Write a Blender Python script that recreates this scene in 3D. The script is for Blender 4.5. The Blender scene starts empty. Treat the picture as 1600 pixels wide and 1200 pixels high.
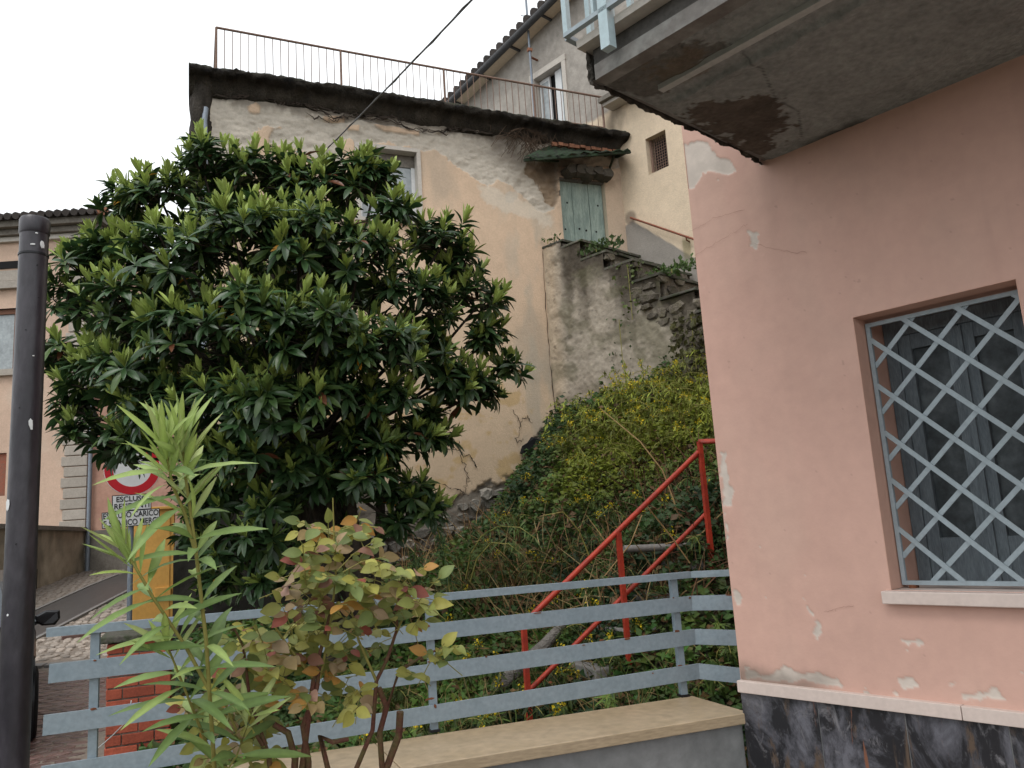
import bpy, math, random
import numpy as np
from mathutils import Vector, Matrix
random.seed(7); RNG = np.random.default_rng(11)
rad = math.radians
scene = bpy.context.scene
col = scene.collection

# ------------------------------------------------------------------ camera
F = 1250.0                                   # focal length in pixels of the 1600 x 1200 photograph
EYE = np.array([0.0, 0.0, 1.6])
def nz(v):
    v = np.asarray(v, float); return v/np.linalg.norm(v)
Zc = nz([-.064, -1, 220/F]); Xc = nz([3150, 220-.064*3150, F]); Xc = nz(Xc-Zc*Xc.dot(Zc)); Yc = np.cross(Zc, Xc)
RW = np.array([Xc, Yc, Zc])                  # camera (right, down, forward) to world
cam_d = bpy.data.cameras.new('camera'); cam = bpy.data.objects.new('camera', cam_d); col.objects.link(cam)
cam_d.sensor_fit = 'HORIZONTAL'; cam_d.sensor_width = 36; cam_d.lens = 36*F/1600; cam_d.clip_start = .05; cam_d.clip_end = 4000
rt, dn, fw = RW[:, 0], RW[:, 1], RW[:, 2]
cam.matrix_world = Matrix(((rt[0], -dn[0], -fw[0], EYE[0]), (rt[1], -dn[1], -fw[1], EYE[1]), (rt[2], -dn[2], -fw[2], EYE[2]), (0, 0, 0, 1)))
scene.camera = cam

# ------------------------------------------------------------------ overcast sky, soft sun, exposure
world = bpy.data.worlds.new('World'); scene.world = world; world.use_nodes = True
wn, wl = world.node_tree.nodes, world.node_tree.links
wn.clear()
sky = wn.new('ShaderNodeTexSky'); sky.sky_type = 'NISHITA'; sky.sun_disc = False
SUN_EL, SUN_DIR = rad(58), (-.62, -.45)
sky.sun_elevation = SUN_EL; sky.sun_rotation = math.atan2(SUN_DIR[0], SUN_DIR[1])
mixn = wn.new('ShaderNodeMixRGB'); mixn.inputs[0].default_value = .93; mixn.inputs[2].default_value = (12.6, 12.9, 13.1, 1)
bg = wn.new('ShaderNodeBackground'); bg.inputs[1].default_value = .1
out = wn.new('ShaderNodeOutputWorld')
tcw = wn.new('ShaderNodeTexCoord'); nzw = wn.new('ShaderNodeTexNoise'); nzw.inputs['Scale'].default_value = 2.2; nzw.inputs['Detail'].default_value = 5
mrw = wn.new('ShaderNodeMapRange'); mrw.inputs[1].default_value = .3; mrw.inputs[2].default_value = .7; mrw.inputs[3].default_value = .9; mrw.inputs[4].default_value = 1.06
vmw = wn.new('ShaderNodeVectorMath'); vmw.operation = 'SCALE'; vmw.inputs[0].default_value = (9.6, 9.85, 10.0)
wl.new(tcw.outputs['Generated'], nzw.inputs['Vector']); wl.new(nzw.outputs[0], mrw.inputs[0]); wl.new(mrw.outputs[0], vmw.inputs['Scale']); wl.new(vmw.outputs[0], mixn.inputs[2])
wl.new(sky.outputs[0], mixn.inputs[1]); wl.new(mixn.outputs[0], bg.inputs[0]); wl.new(bg.outputs[0], out.inputs[0])
sd = bpy.data.lights.new('sun', 'SUN'); sd.energy = .9; sd.angle = rad(25); sd.color = (1, .97, .93)
so = bpy.data.objects.new('sun', sd); col.objects.link(so)
sv = Vector((SUN_DIR[0], SUN_DIR[1], math.tan(SUN_EL)*math.hypot(*SUN_DIR)))
so.rotation_euler = sv.to_track_quat('Z', 'Y').to_euler(); so.location = (-3, -3, 12)
vs = scene.view_settings
vs.view_transform = 'Standard'; vs.look = 'None'; vs.exposure = 0.6; vs.gamma = 1; vs.use_curve_mapping = False

# ------------------------------------------------------------------ photograph pixel -> direction / point
def ray(x, y): return RW @ np.array([(x-800)/F, (y-600)/F, 1.])
def dep(x, y, d): return EYE+d*ray(x, y)
def onz(x, y, z): r = ray(x, y); return EYE+(z-1.6)/r[2]*r
def ony(x, y, Y): r = ray(x, y); return EYE+Y/r[1]*r
def onpl(x, y, P, n): r = ray(x, y); return EYE+np.dot(np.asarray(P)-EYE, n)/np.dot(r, n)*r
A = ray(-340, 893); A[2] = 0; A = nz(A)          # horizontal direction of the pink wall, away from the camera
NA = np.array([-A[1], A[0], 0]); NA = NA if NA[0] < 0 else -NA   # its outward normal
CD = -NA
UP = np.array([0, 0, 1.]); EX = np.array([1., 0, 0]); EY = np.array([0, 1., 0])

# ------------------------------------------------------------------ noise on arrays
_T = np.random.default_rng(5).random((256, 256))
def vnoise(x, y, s=0):
    x = np.asarray(x, float)+s*17.31; y = np.asarray(y, float)+s*9.77
    xi = np.floor(x).astype(int); yi = np.floor(y).astype(int); fx = x-xi; fy = y-yi
    fx = fx*fx*(3-2*fx); fy = fy*fy*(3-2*fy)
    g = lambda a, b: _T[a % 256, b % 256]
    return (g(xi, yi)*(1-fx)+g(xi+1, yi)*fx)*(1-fy)+(g(xi, yi+1)*(1-fx)+g(xi+1, yi+1)*fx)*fy
def fbm(x, y, s=0, o=4):
    r = 0; a = .5; t = 0
    for i in range(o):
        r = r+a*vnoise(np.asarray(x)*2**i, np.asarray(y)*2**i, s+i*3); t += a; a *= .55
    return r/t-.5
def sstep(a, b, x):
    t = np.clip((x-a)/(b-a), 0, 1); return t*t*(3-2*t)
def polysd(px, py, poly):                        # signed distance to a polygon, positive inside
    poly = np.asarray(poly, float); d = np.full(px.shape, 1e9); ins = np.zeros(px.shape, bool)
    n = len(poly)
    for i in range(n):
        a, b = poly[i], poly[(i+1) % n]; e = b-a; l = e@e+1e-12
        t = np.clip(((px-a[0])*e[0]+(py-a[1])*e[1])/l, 0, 1)
        d = np.minimum(d, np.hypot(px-a[0]-t*e[0], py-a[1]-t*e[1]))
        c = ((a[1] > py) != (b[1] > py)) & (px < (b[0]-a[0])*(py-a[1])/(b[1]-a[1]+1e-12)+a[0])
        ins ^= c
    return np.where(ins, d, -d)
def linesd(px, py, pts):
    d = np.full(px.shape, 1e9)
    for a, b in zip(pts[:-1], pts[1:]):
        a = np.asarray(a); b = np.asarray(b); e = b-a
        t = np.clip(((px-a[0])*e[0]+(py-a[1])*e[1])/(e@e+1e-12), 0, 1)
        d = np.minimum(d, np.hypot(px-a[0]-t*e[0], py-a[1]-t*e[1]))
    return d

# ------------------------------------------------------------------ materials
def mat(name, c, rough=.8, var=.25, scale=6., bump=.15, bscale=60., attr=False, spec=.3, c2=None, detail=6, transl=0, objrand=0, metal=0, stretch=None, dist=.01, coat=0):
    m = bpy.data.materials.new(name); m.use_nodes = True
    N, L = m.node_tree.nodes, m.node_tree.links
    p = N['Principled BSDF']; p.inputs['Roughness'].default_value = rough; p.inputs['Specular IOR Level'].default_value = spec; p.inputs['Metallic'].default_value = metal
    if coat: p.inputs['Coat Weight'].default_value = coat; p.inputs['Coat Roughness'].default_value = .15
    geo = N.new('ShaderNodeNewGeometry'); vec = geo.outputs['Position']
    if stretch:
        mp = N.new('ShaderNodeMapping'); mp.inputs['Scale'].default_value = stretch; L.new(vec, mp.inputs[0]); vec = mp.outputs[0]
    n1 = N.new('ShaderNodeTexNoise'); n1.inputs['Scale'].default_value = scale; n1.inputs['Detail'].default_value = detail; n1.inputs['Roughness'].default_value = .65
    L.new(vec, n1.inputs['Vector'])
    if attr:
        a = N.new('ShaderNodeAttribute'); a.attribute_name = 'Col'; base = a.outputs['Color']
    else:
        rgb = N.new('ShaderNodeRGB'); rgb.outputs[0].default_value = (*c, 1); base = rgb.outputs[0]
    if c2 is not None:
        cr = N.new('ShaderNodeValToRGB'); cr.color_ramp.elements[0].position = .42; cr.color_ramp.elements[1].position = .6
        L.new(n1.outputs[0], cr.inputs[0])
        mx = N.new('ShaderNodeMixRGB'); mx.inputs[2].default_value = (*c2, 1); L.new(cr.outputs[0], mx.inputs[0]); L.new(base, mx.inputs[1]); base = mx.outputs[0]
    n3 = N.new('ShaderNodeTexNoise'); n3.inputs['Scale'].default_value = scale*5; n3.inputs['Detail'].default_value = 5; L.new(vec, n3.inputs['Vector'])
    ad = N.new('ShaderNodeMath'); ad.operation = 'ADD'; L.new(n1.outputs[0], ad.inputs[0]); L.new(n3.outputs[0], ad.inputs[1])
    mr = N.new('ShaderNodeMapRange'); mr.inputs[1].default_value = .6; mr.inputs[2].default_value = 1.4; mr.inputs[3].default_value = 1-var; mr.inputs[4].default_value = 1+var
    L.new(ad.outputs[0], mr.inputs[0]); fac = mr.outputs[0]
    if objrand:
        oi = N.new('ShaderNodeObjectInfo'); m2 = N.new('ShaderNodeMapRange'); m2.inputs[3].default_value = 1-objrand; m2.inputs[4].default_value = 1+objrand
        L.new(oi.outputs['Random'], m2.inputs[0]); mu = N.new('ShaderNodeMath'); mu.operation = 'MULTIPLY'; L.new(fac, mu.inputs[0]); L.new(m2.outputs[0], mu.inputs[1]); fac = mu.outputs[0]
    vm = N.new('ShaderNodeVectorMath'); vm.operation = 'SCALE'; L.new(base, vm.inputs[0]); L.new(fac, vm.inputs['Scale'])
    L.new(vm.outputs[0], p.inputs['Base Color'])
    if bump:
        n2 = N.new('ShaderNodeTexNoise'); n2.inputs['Scale'].default_value = bscale; n2.inputs['Detail'].default_value = 6; L.new(vec, n2.inputs['Vector'])
        b = N.new('ShaderNodeBump'); b.inputs['Strength'].default_value = bump; b.inputs['Distance'].default_value = dist
        L.new(n2.outputs[0], b.inputs['Height']); L.new(b.outputs[0], p.inputs['Normal'])
    if transl:
        t = N.new('ShaderNodeBsdfTranslucent'); L.new(vm.outputs[0], t.inputs[0]); ms = N.new('ShaderNodeMixShader'); ms.inputs[0].default_value = transl
        L.new(p.outputs[0], ms.inputs[1]); L.new(t.outputs[0], ms.inputs[2]); L.new(ms.outputs[0], N['Material Output'].inputs[0])
    return m
def glass(name, c=(.03, .035, .04), rough=.06):
    return mat(name, c, rough, .3, 3, 0, spec=.6)
MT = {}
MT['wall'] = mat('weathered plaster', (0, 0, 0), .92, .12, 6, .45, 55, attr=True, spec=.15, dist=.012)
MT['pink'] = mat('pink paint', (0, 0, 0), .75, .06, 3.5, .22, 70, attr=True, spec=.25, dist=.003)
MT['slab'] = mat('mouldy concrete', (0, 0, 0), .95, .35, 7, .8, 40, attr=True, spec=.15, dist=.03)
MT['stone'] = mat('rubble stone', (.2, .185, .16), .92, .4, 9, .7, 40, objrand=.3, spec=.2, dist=.02)
MT['darkstone'] = mat('near black stone', (.045, .043, .038), .95, .5, 6, .8, 30, objrand=.3, c2=(.02, .022, .016), dist=.02)  # near-black tone; in the garden wall it paints the tree's shade
MT['slate'] = mat('mossy slate slab', (.1, .092, .078), .85, .4, 12, .5, 50, c2=(.04, .05, .025), objrand=.25)
MT['marble'] = mat('travertine', (.42, .325, .215), .34, .3, 4, .1, 60, c2=(.33, .255, .165), stretch=(1, 1, 6), spec=.45)
MT['capfront'] = mat('travertine edge', (.4, .33, .27), .6, .25, 14, .2, 70, stretch=(1, 1, 7))
MT['band'] = mat('white marble', (.6, .5, .45), .45, .1, 8, .06, 90, spec=.4)
MT['blackmarble'] = mat('dark veined granite', (.016, .016, .02), .32, .5, 5, .05, 60, c2=(.085, .085, .1), objrand=.25, spec=.5, stretch=(1, 1, .5))
def granite():
    m = bpy.data.materials.new('dark veined granite'); m.use_nodes = True; N, L = m.node_tree.nodes, m.node_tree.links; p = N['Principled BSDF']; p.inputs['Roughness'].default_value = .3
    geo = N.new('ShaderNodeNewGeometry'); oi = N.new('ShaderNodeObjectInfo'); ad = N.new('ShaderNodeVectorMath'); ad.operation = 'ADD'; L.new(geo.outputs['Position'], ad.inputs[0])
    sc_ = N.new('ShaderNodeMath'); sc_.operation = 'MULTIPLY'; sc_.inputs[1].default_value = 7.; L.new(oi.outputs['Random'], sc_.inputs[0]); L.new(sc_.outputs[0], ad.inputs[1])
    def layer(scale, stretch, lo, hi, dist=1.5):
        mp = N.new('ShaderNodeMapping'); mp.inputs['Scale'].default_value = stretch; mp.inputs['Rotation'].default_value = (.5, .3, 0); L.new(ad.outputs[0], mp.inputs[0])
        n = N.new('ShaderNodeTexNoise'); n.inputs['Scale'].default_value = scale; n.inputs['Detail'].default_value = 8; n.inputs['Roughness'].default_value = .7; n.inputs['Distortion'].default_value = dist; L.new(mp.outputs[0], n.inputs['Vector'])
        r = N.new('ShaderNodeMapRange'); r.inputs[1].default_value = lo; r.inputs[2].default_value = hi; L.new(n.outputs[0], r.inputs[0]); return r.outputs[0]
    cur = None
    for fac, c in ((layer(2.6, (1, 1, .7), .46, .62), (.13, .13, .15)), (layer(14, (1, 1, .6), .55, .7), (.17, .165, .175)), (layer(2.2, (1.6, 1.6, .35), .56, .63, 3), (.1, .07, .05)), (layer(3., (2.2, 2.2, .3), .63, .68, 2), (.2, .085, .05)), (layer(30, (1, 1, 1), .6, .72), (.008, .008, .01))):
        mx = N.new('ShaderNodeMixRGB'); L.new(fac, mx.inputs[0]); mx.inputs[2].default_value = (*c, 1)
        if cur is None: mx.inputs[1].default_value = (.018, .018, .021, 1)
        else: L.new(cur, mx.inputs[1])
        cur = mx.outputs[0]
    L.new(cur, p.inputs['Base Color']); return m
MT['blackmarble'] = granite()
MT['rustmarble'] = mat('rust veins', (.16, .07, .04), .35, .5, 9, .05, 60, c2=(.06, .045, .04), spec=.5)
MT['cement'] = mat('grey cement render', (.23, .235, .235), .85, .25, 3, .25, 40, c2=(.16, .165, .165))
MT['bluegrey'] = mat('blue grey steel paint', (.23, .285, .325), .45, .2, 10, .12, 50, c2=(.185, .235, .27), spec=.4)
MT['rust'] = mat('rust', (.16, .06, .03), .9, .4, 20, .4, 80)
MT['paleblue'] = mat('pale blue steel paint', (.4, .5, .53), .4, .15, 10, .05, 70)
MT['grille'] = mat('grey blue grille paint', (.29, .345, .375), .45, .15, 10, .06, 80, spec=.4)
MT['shutter'] = mat('old grey wood', (.15, .18, .2), .8, .35, 10, .4, 60, stretch=(4, 4, .6), c2=(.1, .12, .135))
MT['dark'] = mat('dark interior', (.012, .012, .013), .9, .2, 5, 0)
MT['glass'] = glass('window glass', (.035, .045, .055)); MT['paleglass'] = glass('pale curtain glass', (.3, .33, .34), .25)
MT['white'] = mat('white paint', (.66, .67, .67), .5, .1, 8, .05, 60)
MT['frame'] = mat('stone window frame', (.5, .46, .41), .8, .15, 9, .2, 60)
MT['reddish'] = mat('red painted steel', (.42, .045, .022), .5, .25, 12, .12, 60, c2=(.26, .03, .018), spec=.4)
MT['rustrail'] = mat('rusty terrace rail', (.2, .13, .1), .8, .35, 15, .3, 80)
MT['teal'] = mat('faded teal door paint', (.22, .285, .255), .8, .3, 7, .35, 45, stretch=(3, 3, .5), c2=(.27, .33, .29), objrand=.08)
MT['moss'] = mat('mossy corrugated sheet', (.03, .055, .028), .9, .5, 14, .8, 40, c2=(.02, .021, .017))
MT['brick'] = mat('red brick', (.33, .075, .04), .75, .3, 12, .3, 60, objrand=.25, spec=.35)
MT['terracotta'] = mat('terracotta', (.3, .14, .085), .9, .35, 12, .4, 60, objrand=.25)
MT['tile'] = mat('dark old roof tile', (.065, .055, .05), .9, .5, 10, .5, 50, objrand=.3)
MT['paver'] = mat('wet porphyry paver', (.13, .075, .065), .3, .35, 8, .3, 50, objrand=.3, spec=.45)
MT['cobble'] = mat('wet cobble', (.3, .255, .215), .5, .35, 9, .35, 50, objrand=.35, spec=.4)
MT['mortar'] = mat('sandy joints', (.2, .165, .135), .8, .4, 9, .4, 40)
MT['asphalt'] = mat('wet asphalt strip', (.06, .058, .058), .35, .3, 9, .3, 60, spec=.5)
MT['kerb'] = mat('grey kerb stone', (.2, .19, .18), .7, .25, 9, .3, 50)
MT['soil'] = mat('soil and leaf litter', (.05, .042, .026), .95, .5, 7, .8, 30, c2=(.03, .04, .016), dist=.03)
MT['bark'] = mat('loquat bark', (.06, .048, .038), .9, .4, 14, .5, 50)
MT['leaf'] = mat('leaf', (0, 0, 0), .36, .16, 9, .05, 60, attr=True, spec=.42, transl=.14)
MT['softleaf'] = mat('soft leaf', (0, 0, 0), .5, .16, 9, .05, 60, attr=True, spec=.35, transl=.3)
MT['weed'] = mat('weed leaf', (0, 0, 0), .55, .2, 7, 0, 60, attr=True, spec=.3, transl=.25)
MT['straw'] = mat('dry straw', (0, 0, 0), .85, .2, 12, 0, 60, attr=True, spec=.2)
MT['rosewood'] = mat('rose wood', (.13, .05, .035), .7, .4, 20, .4, 80, c2=(.1, .075, .03))
MT['greenstem'] = mat('olive stem', (.24, .22, .06), .6, .2, 14, .1, 80)
MT['pole'] = mat('dark wet iron pole', (.018, .015, .021), .38, .45, 9, .15, 60, spec=.5, c2=(.034, .03, .037), stretch=(1, 1, .4))
MT['galv'] = mat('galvanised steel', (.22, .25, .29), .5, .2, 10, .05, 60, metal=.3)
MT['signwhite'] = mat('sign white', (.68, .68, .68), .45, .06, 5, 0); MT['signred'] = mat('sign red', (.5, .02, .03), .45, .08, 5, 0); MT['ink'] = mat('sign black', (.012, .012, .014), .5, .1, 5, 0)
MT['yellow'] = mat('ochre yellow paint', (.62, .34, .085), .7, .12, 5, .1, 50)
MT['carpaint'] = mat('dark brown car paint', (.013, .01, .009), .3, .2, 3, 0, coat=.4, spec=.3); MT['rubber'] = mat('tyre rubber', (.014, .014, .015), .85, .3, 20, .2, 60); MT['lamp'] = glass('lamp lens', (.4, .4, .42))
MT['blackplastic'] = mat('black plastic', (.012, .012, .014), .35, .2, 9, 0)
MT['cable'] = mat('grey cable', (.1, .1, .105), .7, .2, 9, 0)
MT['oldwood'] = mat('weathered grey log', (.2, .185, .165), .95, .45, 9, .9, 40, stretch=(1, 1, 3), c2=(.12, .11, .1), dist=.03)
MT['sandstone'] = mat('quoin stone', (.37, .33, .285), .85, .2, 7, .25, 50, objrand=.1)
MT['copper'] = mat('grey gutter', (.06, .06, .062), .6, .3, 8, .1, 60)

# ------------------------------------------------------------------ object helpers
OFF = {}
def link(o, parent=None, label=None, cat=None, group=None, kind=None):
    col.objects.link(o)
    if parent is not None: o.parent = parent
    if label: o['label'] = label
    if cat: o['category'] = cat
    if group: o['group'] = group
    if kind: o['kind'] = kind
    return o
def thing(name, loc, label, cat, group=None, kind=None):
    o = bpy.data.objects.new(name, None); o.empty_display_size = .1; o.location = [float(v) for v in loc]; link(o, None, label, cat, group, kind)
    OFF[o.name] = np.array(loc, float); return o
def offs(parent):
    if parent is None: return np.zeros(3)
    return OFF.get(parent.name, np.zeros(3))
def newobj(name, me, parent=None, **kw):
    o = bpy.data.objects.new(name, me); link(o, parent, **kw); OFF[o.name] = offs(parent); return o
def fastmesh(name, V, Fq, m, cols=None, smooth=False):
    """V (n,3), Fq (k, 3 or 4) index array"""
    me = bpy.data.meshes.new(name); V = np.asarray(V, np.float32); Fq = np.asarray(Fq, np.int32); k, w = Fq.shape
    me.vertices.add(len(V)); me.vertices.foreach_set('co', V.ravel())
    me.loops.add(k*w); me.loops.foreach_set('vertex_index', Fq.ravel())
    me.polygons.add(k); me.polygons.foreach_set('loop_start', np.arange(0, k*w, w, dtype=np.int32))
    try: me.polygons.foreach_set('loop_total', np.full(k, w, np.int32))
    except Exception: pass
    if cols is not None:
        at = me.color_attributes.new('Col', 'FLOAT_COLOR', 'POINT'); c4 = np.ones((len(V), 4), np.float32); c4[:, :3] = cols; at.data.foreach_set('color', c4.ravel())
    me.materials.append(m); me.update(calc_edges=True)
    if smooth: me.polygons.foreach_set('use_smooth', np.ones(k, bool))
    me.validate(); return me
class MB:
    def __init__(s): s.v = []; s.f = []; s.sm = []
    def add(s, vs, fs, smooth=False):
        n = len(s.v); s.v += [tuple(map(float, v)) for v in vs]; s.f += [tuple(i+n for i in f) for f in fs]; s.sm += [smooth]*len(fs); return s
    def hexa(s, b, t): return s.add(list(b)+list(t), [(3, 2, 1, 0), (4, 5, 6, 7), (0, 1, 5, 4), (1, 2, 6, 5), (2, 3, 7, 6), (3, 0, 4, 7)])
    def box(s, c, sz, ax=(EX, EY, UP)):
        c = np.asarray(c, float); a, b, u = [np.asarray(q, float)*h/2 for q, h in zip(ax, sz)]
        return s.hexa([c-a-b-u, c+a-b-u, c+a+b-u, c-a+b-u], [c-a-b+u, c+a-b+u, c+a+b+u, c-a+b+u])
    def bar(s, p, q, w, h, up=UP):             # box from p to q, w sideways, h along up
        p = np.asarray(p, float); q = np.asarray(q, float); d = nz(q-p); side = np.cross(d, up)
        side = nz(side) if np.linalg.norm(side) > 1e-6 else EX; u = nz(np.cross(side, d))
        return s.box((p+q)/2, (np.linalg.norm(q-p), w, h), (d, side, u))
    def prism(s, poly, vec):                   # polygon of 3D points pushed along vec
        n = len(poly); P = [np.asarray(p, float) for p in poly]; Q = [p+np.asarray(vec, float) for p in P]
        return s.add(P+Q, [tuple(range(n-1, -1, -1)), tuple(range(n, 2*n))]+[(i, (i+1) % n, n+(i+1) % n, n+i) for i in range(n)])
    def tube(s, pts, rs, n=8, cap=True):
        pts = [np.asarray(p, float) for p in pts]; rs = rs if hasattr(rs, '__len__') else [rs]*len(pts); vs = []; fs = []
        for i, p in enumerate(pts):
            d = nz(pts[min(i+1, len(pts)-1)]-pts[max(i-1, 0)]); a = np.cross(d, UP if abs(d[2]) < .9 else EX); a = nz(a); b = np.cross(d, a)
            vs += [p+rs[i]*(math.cos(2*math.pi*k/n)*a+math.sin(2*math.pi*k/n)*b) for k in range(n)]
        for i in range(len(pts)-1): fs += [(i*n+k, i*n+(k+1) % n, (i+1)*n+(k+1) % n, (i+1)*n+k) for k in range(n)]
        s.add(vs, fs, True)
        if cap: s.add(vs[:n], [tuple(range(n-1, -1, -1))]); s.add(vs[-n:], [tuple(range(n))])
        return s
    def build(s, name, m, parent=None, bevel=0, **kw):
        me = bpy.data.meshes.new(name); o = offs(parent); me.from_pydata([(v[0]-o[0], v[1]-o[1], v[2]-o[2]) for v in s.v], [], s.f)
        me.materials.append(MT[m] if isinstance(m, str) else m); me.polygons.foreach_set('use_smooth', s.sm); me.update()
        ob = newobj(name, me, parent, **kw)
        if bevel:
            b = ob.modifiers.new('bevel', 'BEVEL'); b.width = bevel; b.segments = 2; b.limit_method = 'ANGLE'
        return ob
def grid_wall(name, us, vs_, fn, keep, colfn, m, parent, smooth=True, **kw):
    """fn(U,V)->(n,3); keep(Uc,Vc)->bool per cell; colfn(U,V)->(n,3)"""
    U, V = np.meshgrid(us, vs_); P = fn(U, V).reshape(-1, 3)-offs(parent); C = colfn(U, V).reshape(-1, 3)
    nu, nv = len(us), len(vs_); i = np.arange(nu*nv).reshape(nv, nu)
    Q = np.stack([i[:-1, :-1], i[:-1, 1:], i[1:, 1:], i[1:, :-1]], -1)
    Uc = (U[:-1, :-1]+U[1:, 1:])/2; Vc = (V[:-1, :-1]+V[1:, 1:])/2
    Q = Q[keep(Uc, Vc)]
    used = np.unique(Q); re = np.zeros(nu*nv, int); re[used] = np.arange(len(used))
    return newobj(name, fastmesh(name, P[used], re[Q], m, C[used], smooth), parent, **kw)
def segs(edges, step):
    r = []
    for a, b in zip(edges[:-1], edges[1:]): r += list(np.linspace(a, b, max(2, int(round((b-a)/step))+1))[:-1])
    return np.array(r+[edges[-1]])
def rock(mb, c, sz, ax=(EX, EY, UP), seed=0, rough=.16):   # chipped angular stone, about 40 triangles
    r = random.Random(seed); c = np.asarray(c, float); vs = []; a, b, u = [np.asarray(q, float)*h/2 for q, h in zip(ax, sz)]
    rings = [(-1, .78), (-.55, 1), (.5, 1), (1, .74)]; n = 7; ang = [2*math.pi*(k+r.uniform(-.25, .25))/n for k in range(n)]
    for h, k in rings:
        for t in ang:
            cx, cy = math.cos(t), math.sin(t); sq = 1/max(abs(cx), abs(cy))**.55; j = 1+r.uniform(-rough, rough)
            vs.append(c+a*cx*sq*k*j+u*cy*sq*k*j+b*(h+r.uniform(-.12, .12)))
    fs = [tuple(range(n-1, -1, -1)), tuple(range(3*n, 4*n))]
    for i in range(3): fs += [(i*n+k, i*n+(k+1) % n, (i+1)*n+(k+1) % n, (i+1)*n+k) for k in range(n)]
    return mb.add(vs, fs)
def tri_prim(profile, fold=.12, curl=.2, nseg=None):
    """leaf of length 1 along +Y, profile [(y, halfwidth)], folded along the rib and curling down"""
    V = []; Fq = []
    for y, w in profile:
        z = -curl*y*y; V += [(-w, y, z+w*fold*2), (0, y, z), (w, y, z+w*fold*2)]
    for i in range(len(profile)-1):
        a = i*3; Fq += [(a, a+1, a+4, a+3), (a+1, a+2, a+5, a+4)]
    return np.array(V), np.array(Fq)
def frames(d, n):
    d = d/np.linalg.norm(d, axis=1, keepdims=True); x = np.cross(d, n); x /= (np.linalg.norm(x, axis=1, keepdims=True)+1e-9); z = np.cross(x, d)
    return np.stack([x, d, z], -1)            # columns
def scatter(name, prim, R, S, P, C, m, parent=None, vcol=None, smooth=True, **kw):
    V, Fq = prim; n = len(P); S = np.asarray(S); S = S[:, None]*np.ones(3) if S.ndim == 1 else S
    W = np.einsum('nij,nvj->nvi', R, V[None]*S[:, None, :])+P[:, None, :]-offs(parent)
    FF = (Fq[None]+(np.arange(n)*len(V))[:, None, None]).reshape(-1, Fq.shape[1])
    cc = np.repeat(C[:, None, :], len(V), 1)
    if vcol is not None: cc = cc*vcol[None, :, None]
    return newobj(name, fastmesh(name, W.reshape(-1, 3), FF, m, cc.reshape(-1, 3), smooth), parent, **kw)

# ------------------------------------------------------------------ terrain heights
CP = np.array([(-1.5, 5.2, .0), (-.3, 5.2, .05), (.8, 5, .12), (1.8, 5, .15), (2.8, 4.6, .2), (3.6, 4.5, .45), (2.15, 5.44, .2), (3.82, 5.56, 1.25),
 (0, 11.4, .9), (1.3, 11.4, 1.05), (2.5, 11.4, 1.15), (4, 11.4, 1.75), (5.3, 11.4, 3.05), (5.6, 10.6, 3.15), (5.9, 9.8, 3.2), (6.3, 8.7, 3.15), (6.6, 7.6, 3.1),
 (.4, 7.5, .3), (1.4, 7.5, .38), (2.4, 7.5, .6), (3.3, 8, 1.1), (4.2, 8.6, 2.0), (5.2, 7, 2.35), (4.8, 9.6, 2.6), (1.3, 9.5, .7), (2.8, 9.6, .9), (0, 9.3, .45), (4.6, 6, 1.7), (5.5, 5.5, 2.2), (-.6, 7.5, .0), (-.8, 9.5, .05), (2.9, 6.4, .62), (2.0, 6.4, .32)])
def _phi(d): return np.where(d > 1e-9, d*d*np.log(d+1e-12), 0)
_K = _phi(np.hypot(CP[:, None, 0]-CP[None, :, 0], CP[:, None, 1]-CP[None, :, 1]))+np.eye(len(CP))*.05
_Pm = np.c_[np.ones(len(CP)), CP[:, :2]]
_sol = np.linalg.solve(np.block([[_K, _Pm], [_Pm.T, np.zeros((3, 3))]]), np.r_[CP[:, 2], 0, 0, 0])
def zgarden(x, y):
    x = np.asarray(x, float); y = np.asarray(y, float)
    r = _sol[-3]+_sol[-2]*x+_sol[-1]*y
    for i, (cx, cy, _) in enumerate(CP): r = r+_sol[i]*_phi(np.hypot(x-cx, y-cy))
    return np.maximum(r, .0)
def zstreet(x, y):
    return np.interp(y, [-50, 8, 11.2, 17.3, 21, 60, 400], [0, 0, .21, .94, 1.3, 3, 6])
def zground(x, y):
    x = np.asarray(x, float); y = np.asarray(y, float)
    xb = np.interp(y, [4.5, 9, 12, 30], [-.5, -.55, -.35, -.2])     # garden edge / street
    w = sstep(0, .35, x-xb)*sstep(4.15, 4.6, y)
    inside = (x < 9) & (y < 12.5) & (y > 3.9) & (x > -1.2)
    zg = np.where(inside, zgarden(np.clip(x, -1, 7), np.clip(y, 4.2, 11.5)), np.where(x > 2, 3.2, 1.0))
    back = sstep(12.4, 14, y)
    zs = zstreet(x, y)
    return zs*(1-w)+w*(zg*(1-back)+zs*back)
def ground_at(px, py, f=zstreet):
    r = ray(px, py); d = np.arange(2, 60, .02); P = EYE+d[:, None]*r; k = np.argmax(P[:, 2] < f(P[:, 0], P[:, 1])); return P[k]

# ================================================================== SETTING
def axis(fine0, fine1, step, far0, far1):
    a = [far0]; 
    lo = fine0-np.geomspace(.3, fine0-far0, 24)[::-1]; hi = fine1+np.geomspace(.3, far1-fine1, 24)
    return np.r_[lo, np.arange(fine0, fine1+1e-6, step), hi]
gx = axis(-4, 8, .1, -900, 900); gy = axis(-2, 22, .1, -900, 1500)
def gfn(U, V):
    z = zground(U, V)+np.where((U > -.3) & (V > 4.5) & (V < 12) & (U < 7.5), .05*fbm(U*3, V*3, 4), 0)-.012
    return np.stack([U, V, z], -1)
grid_wall('ground', gx, gy, gfn, lambda u, v: np.ones(u.shape, bool), lambda u, v: np.ones(u.shape+(3,)), MT['soil'], None, kind='structure', label='soil of the overgrown sloping garden')

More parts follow.
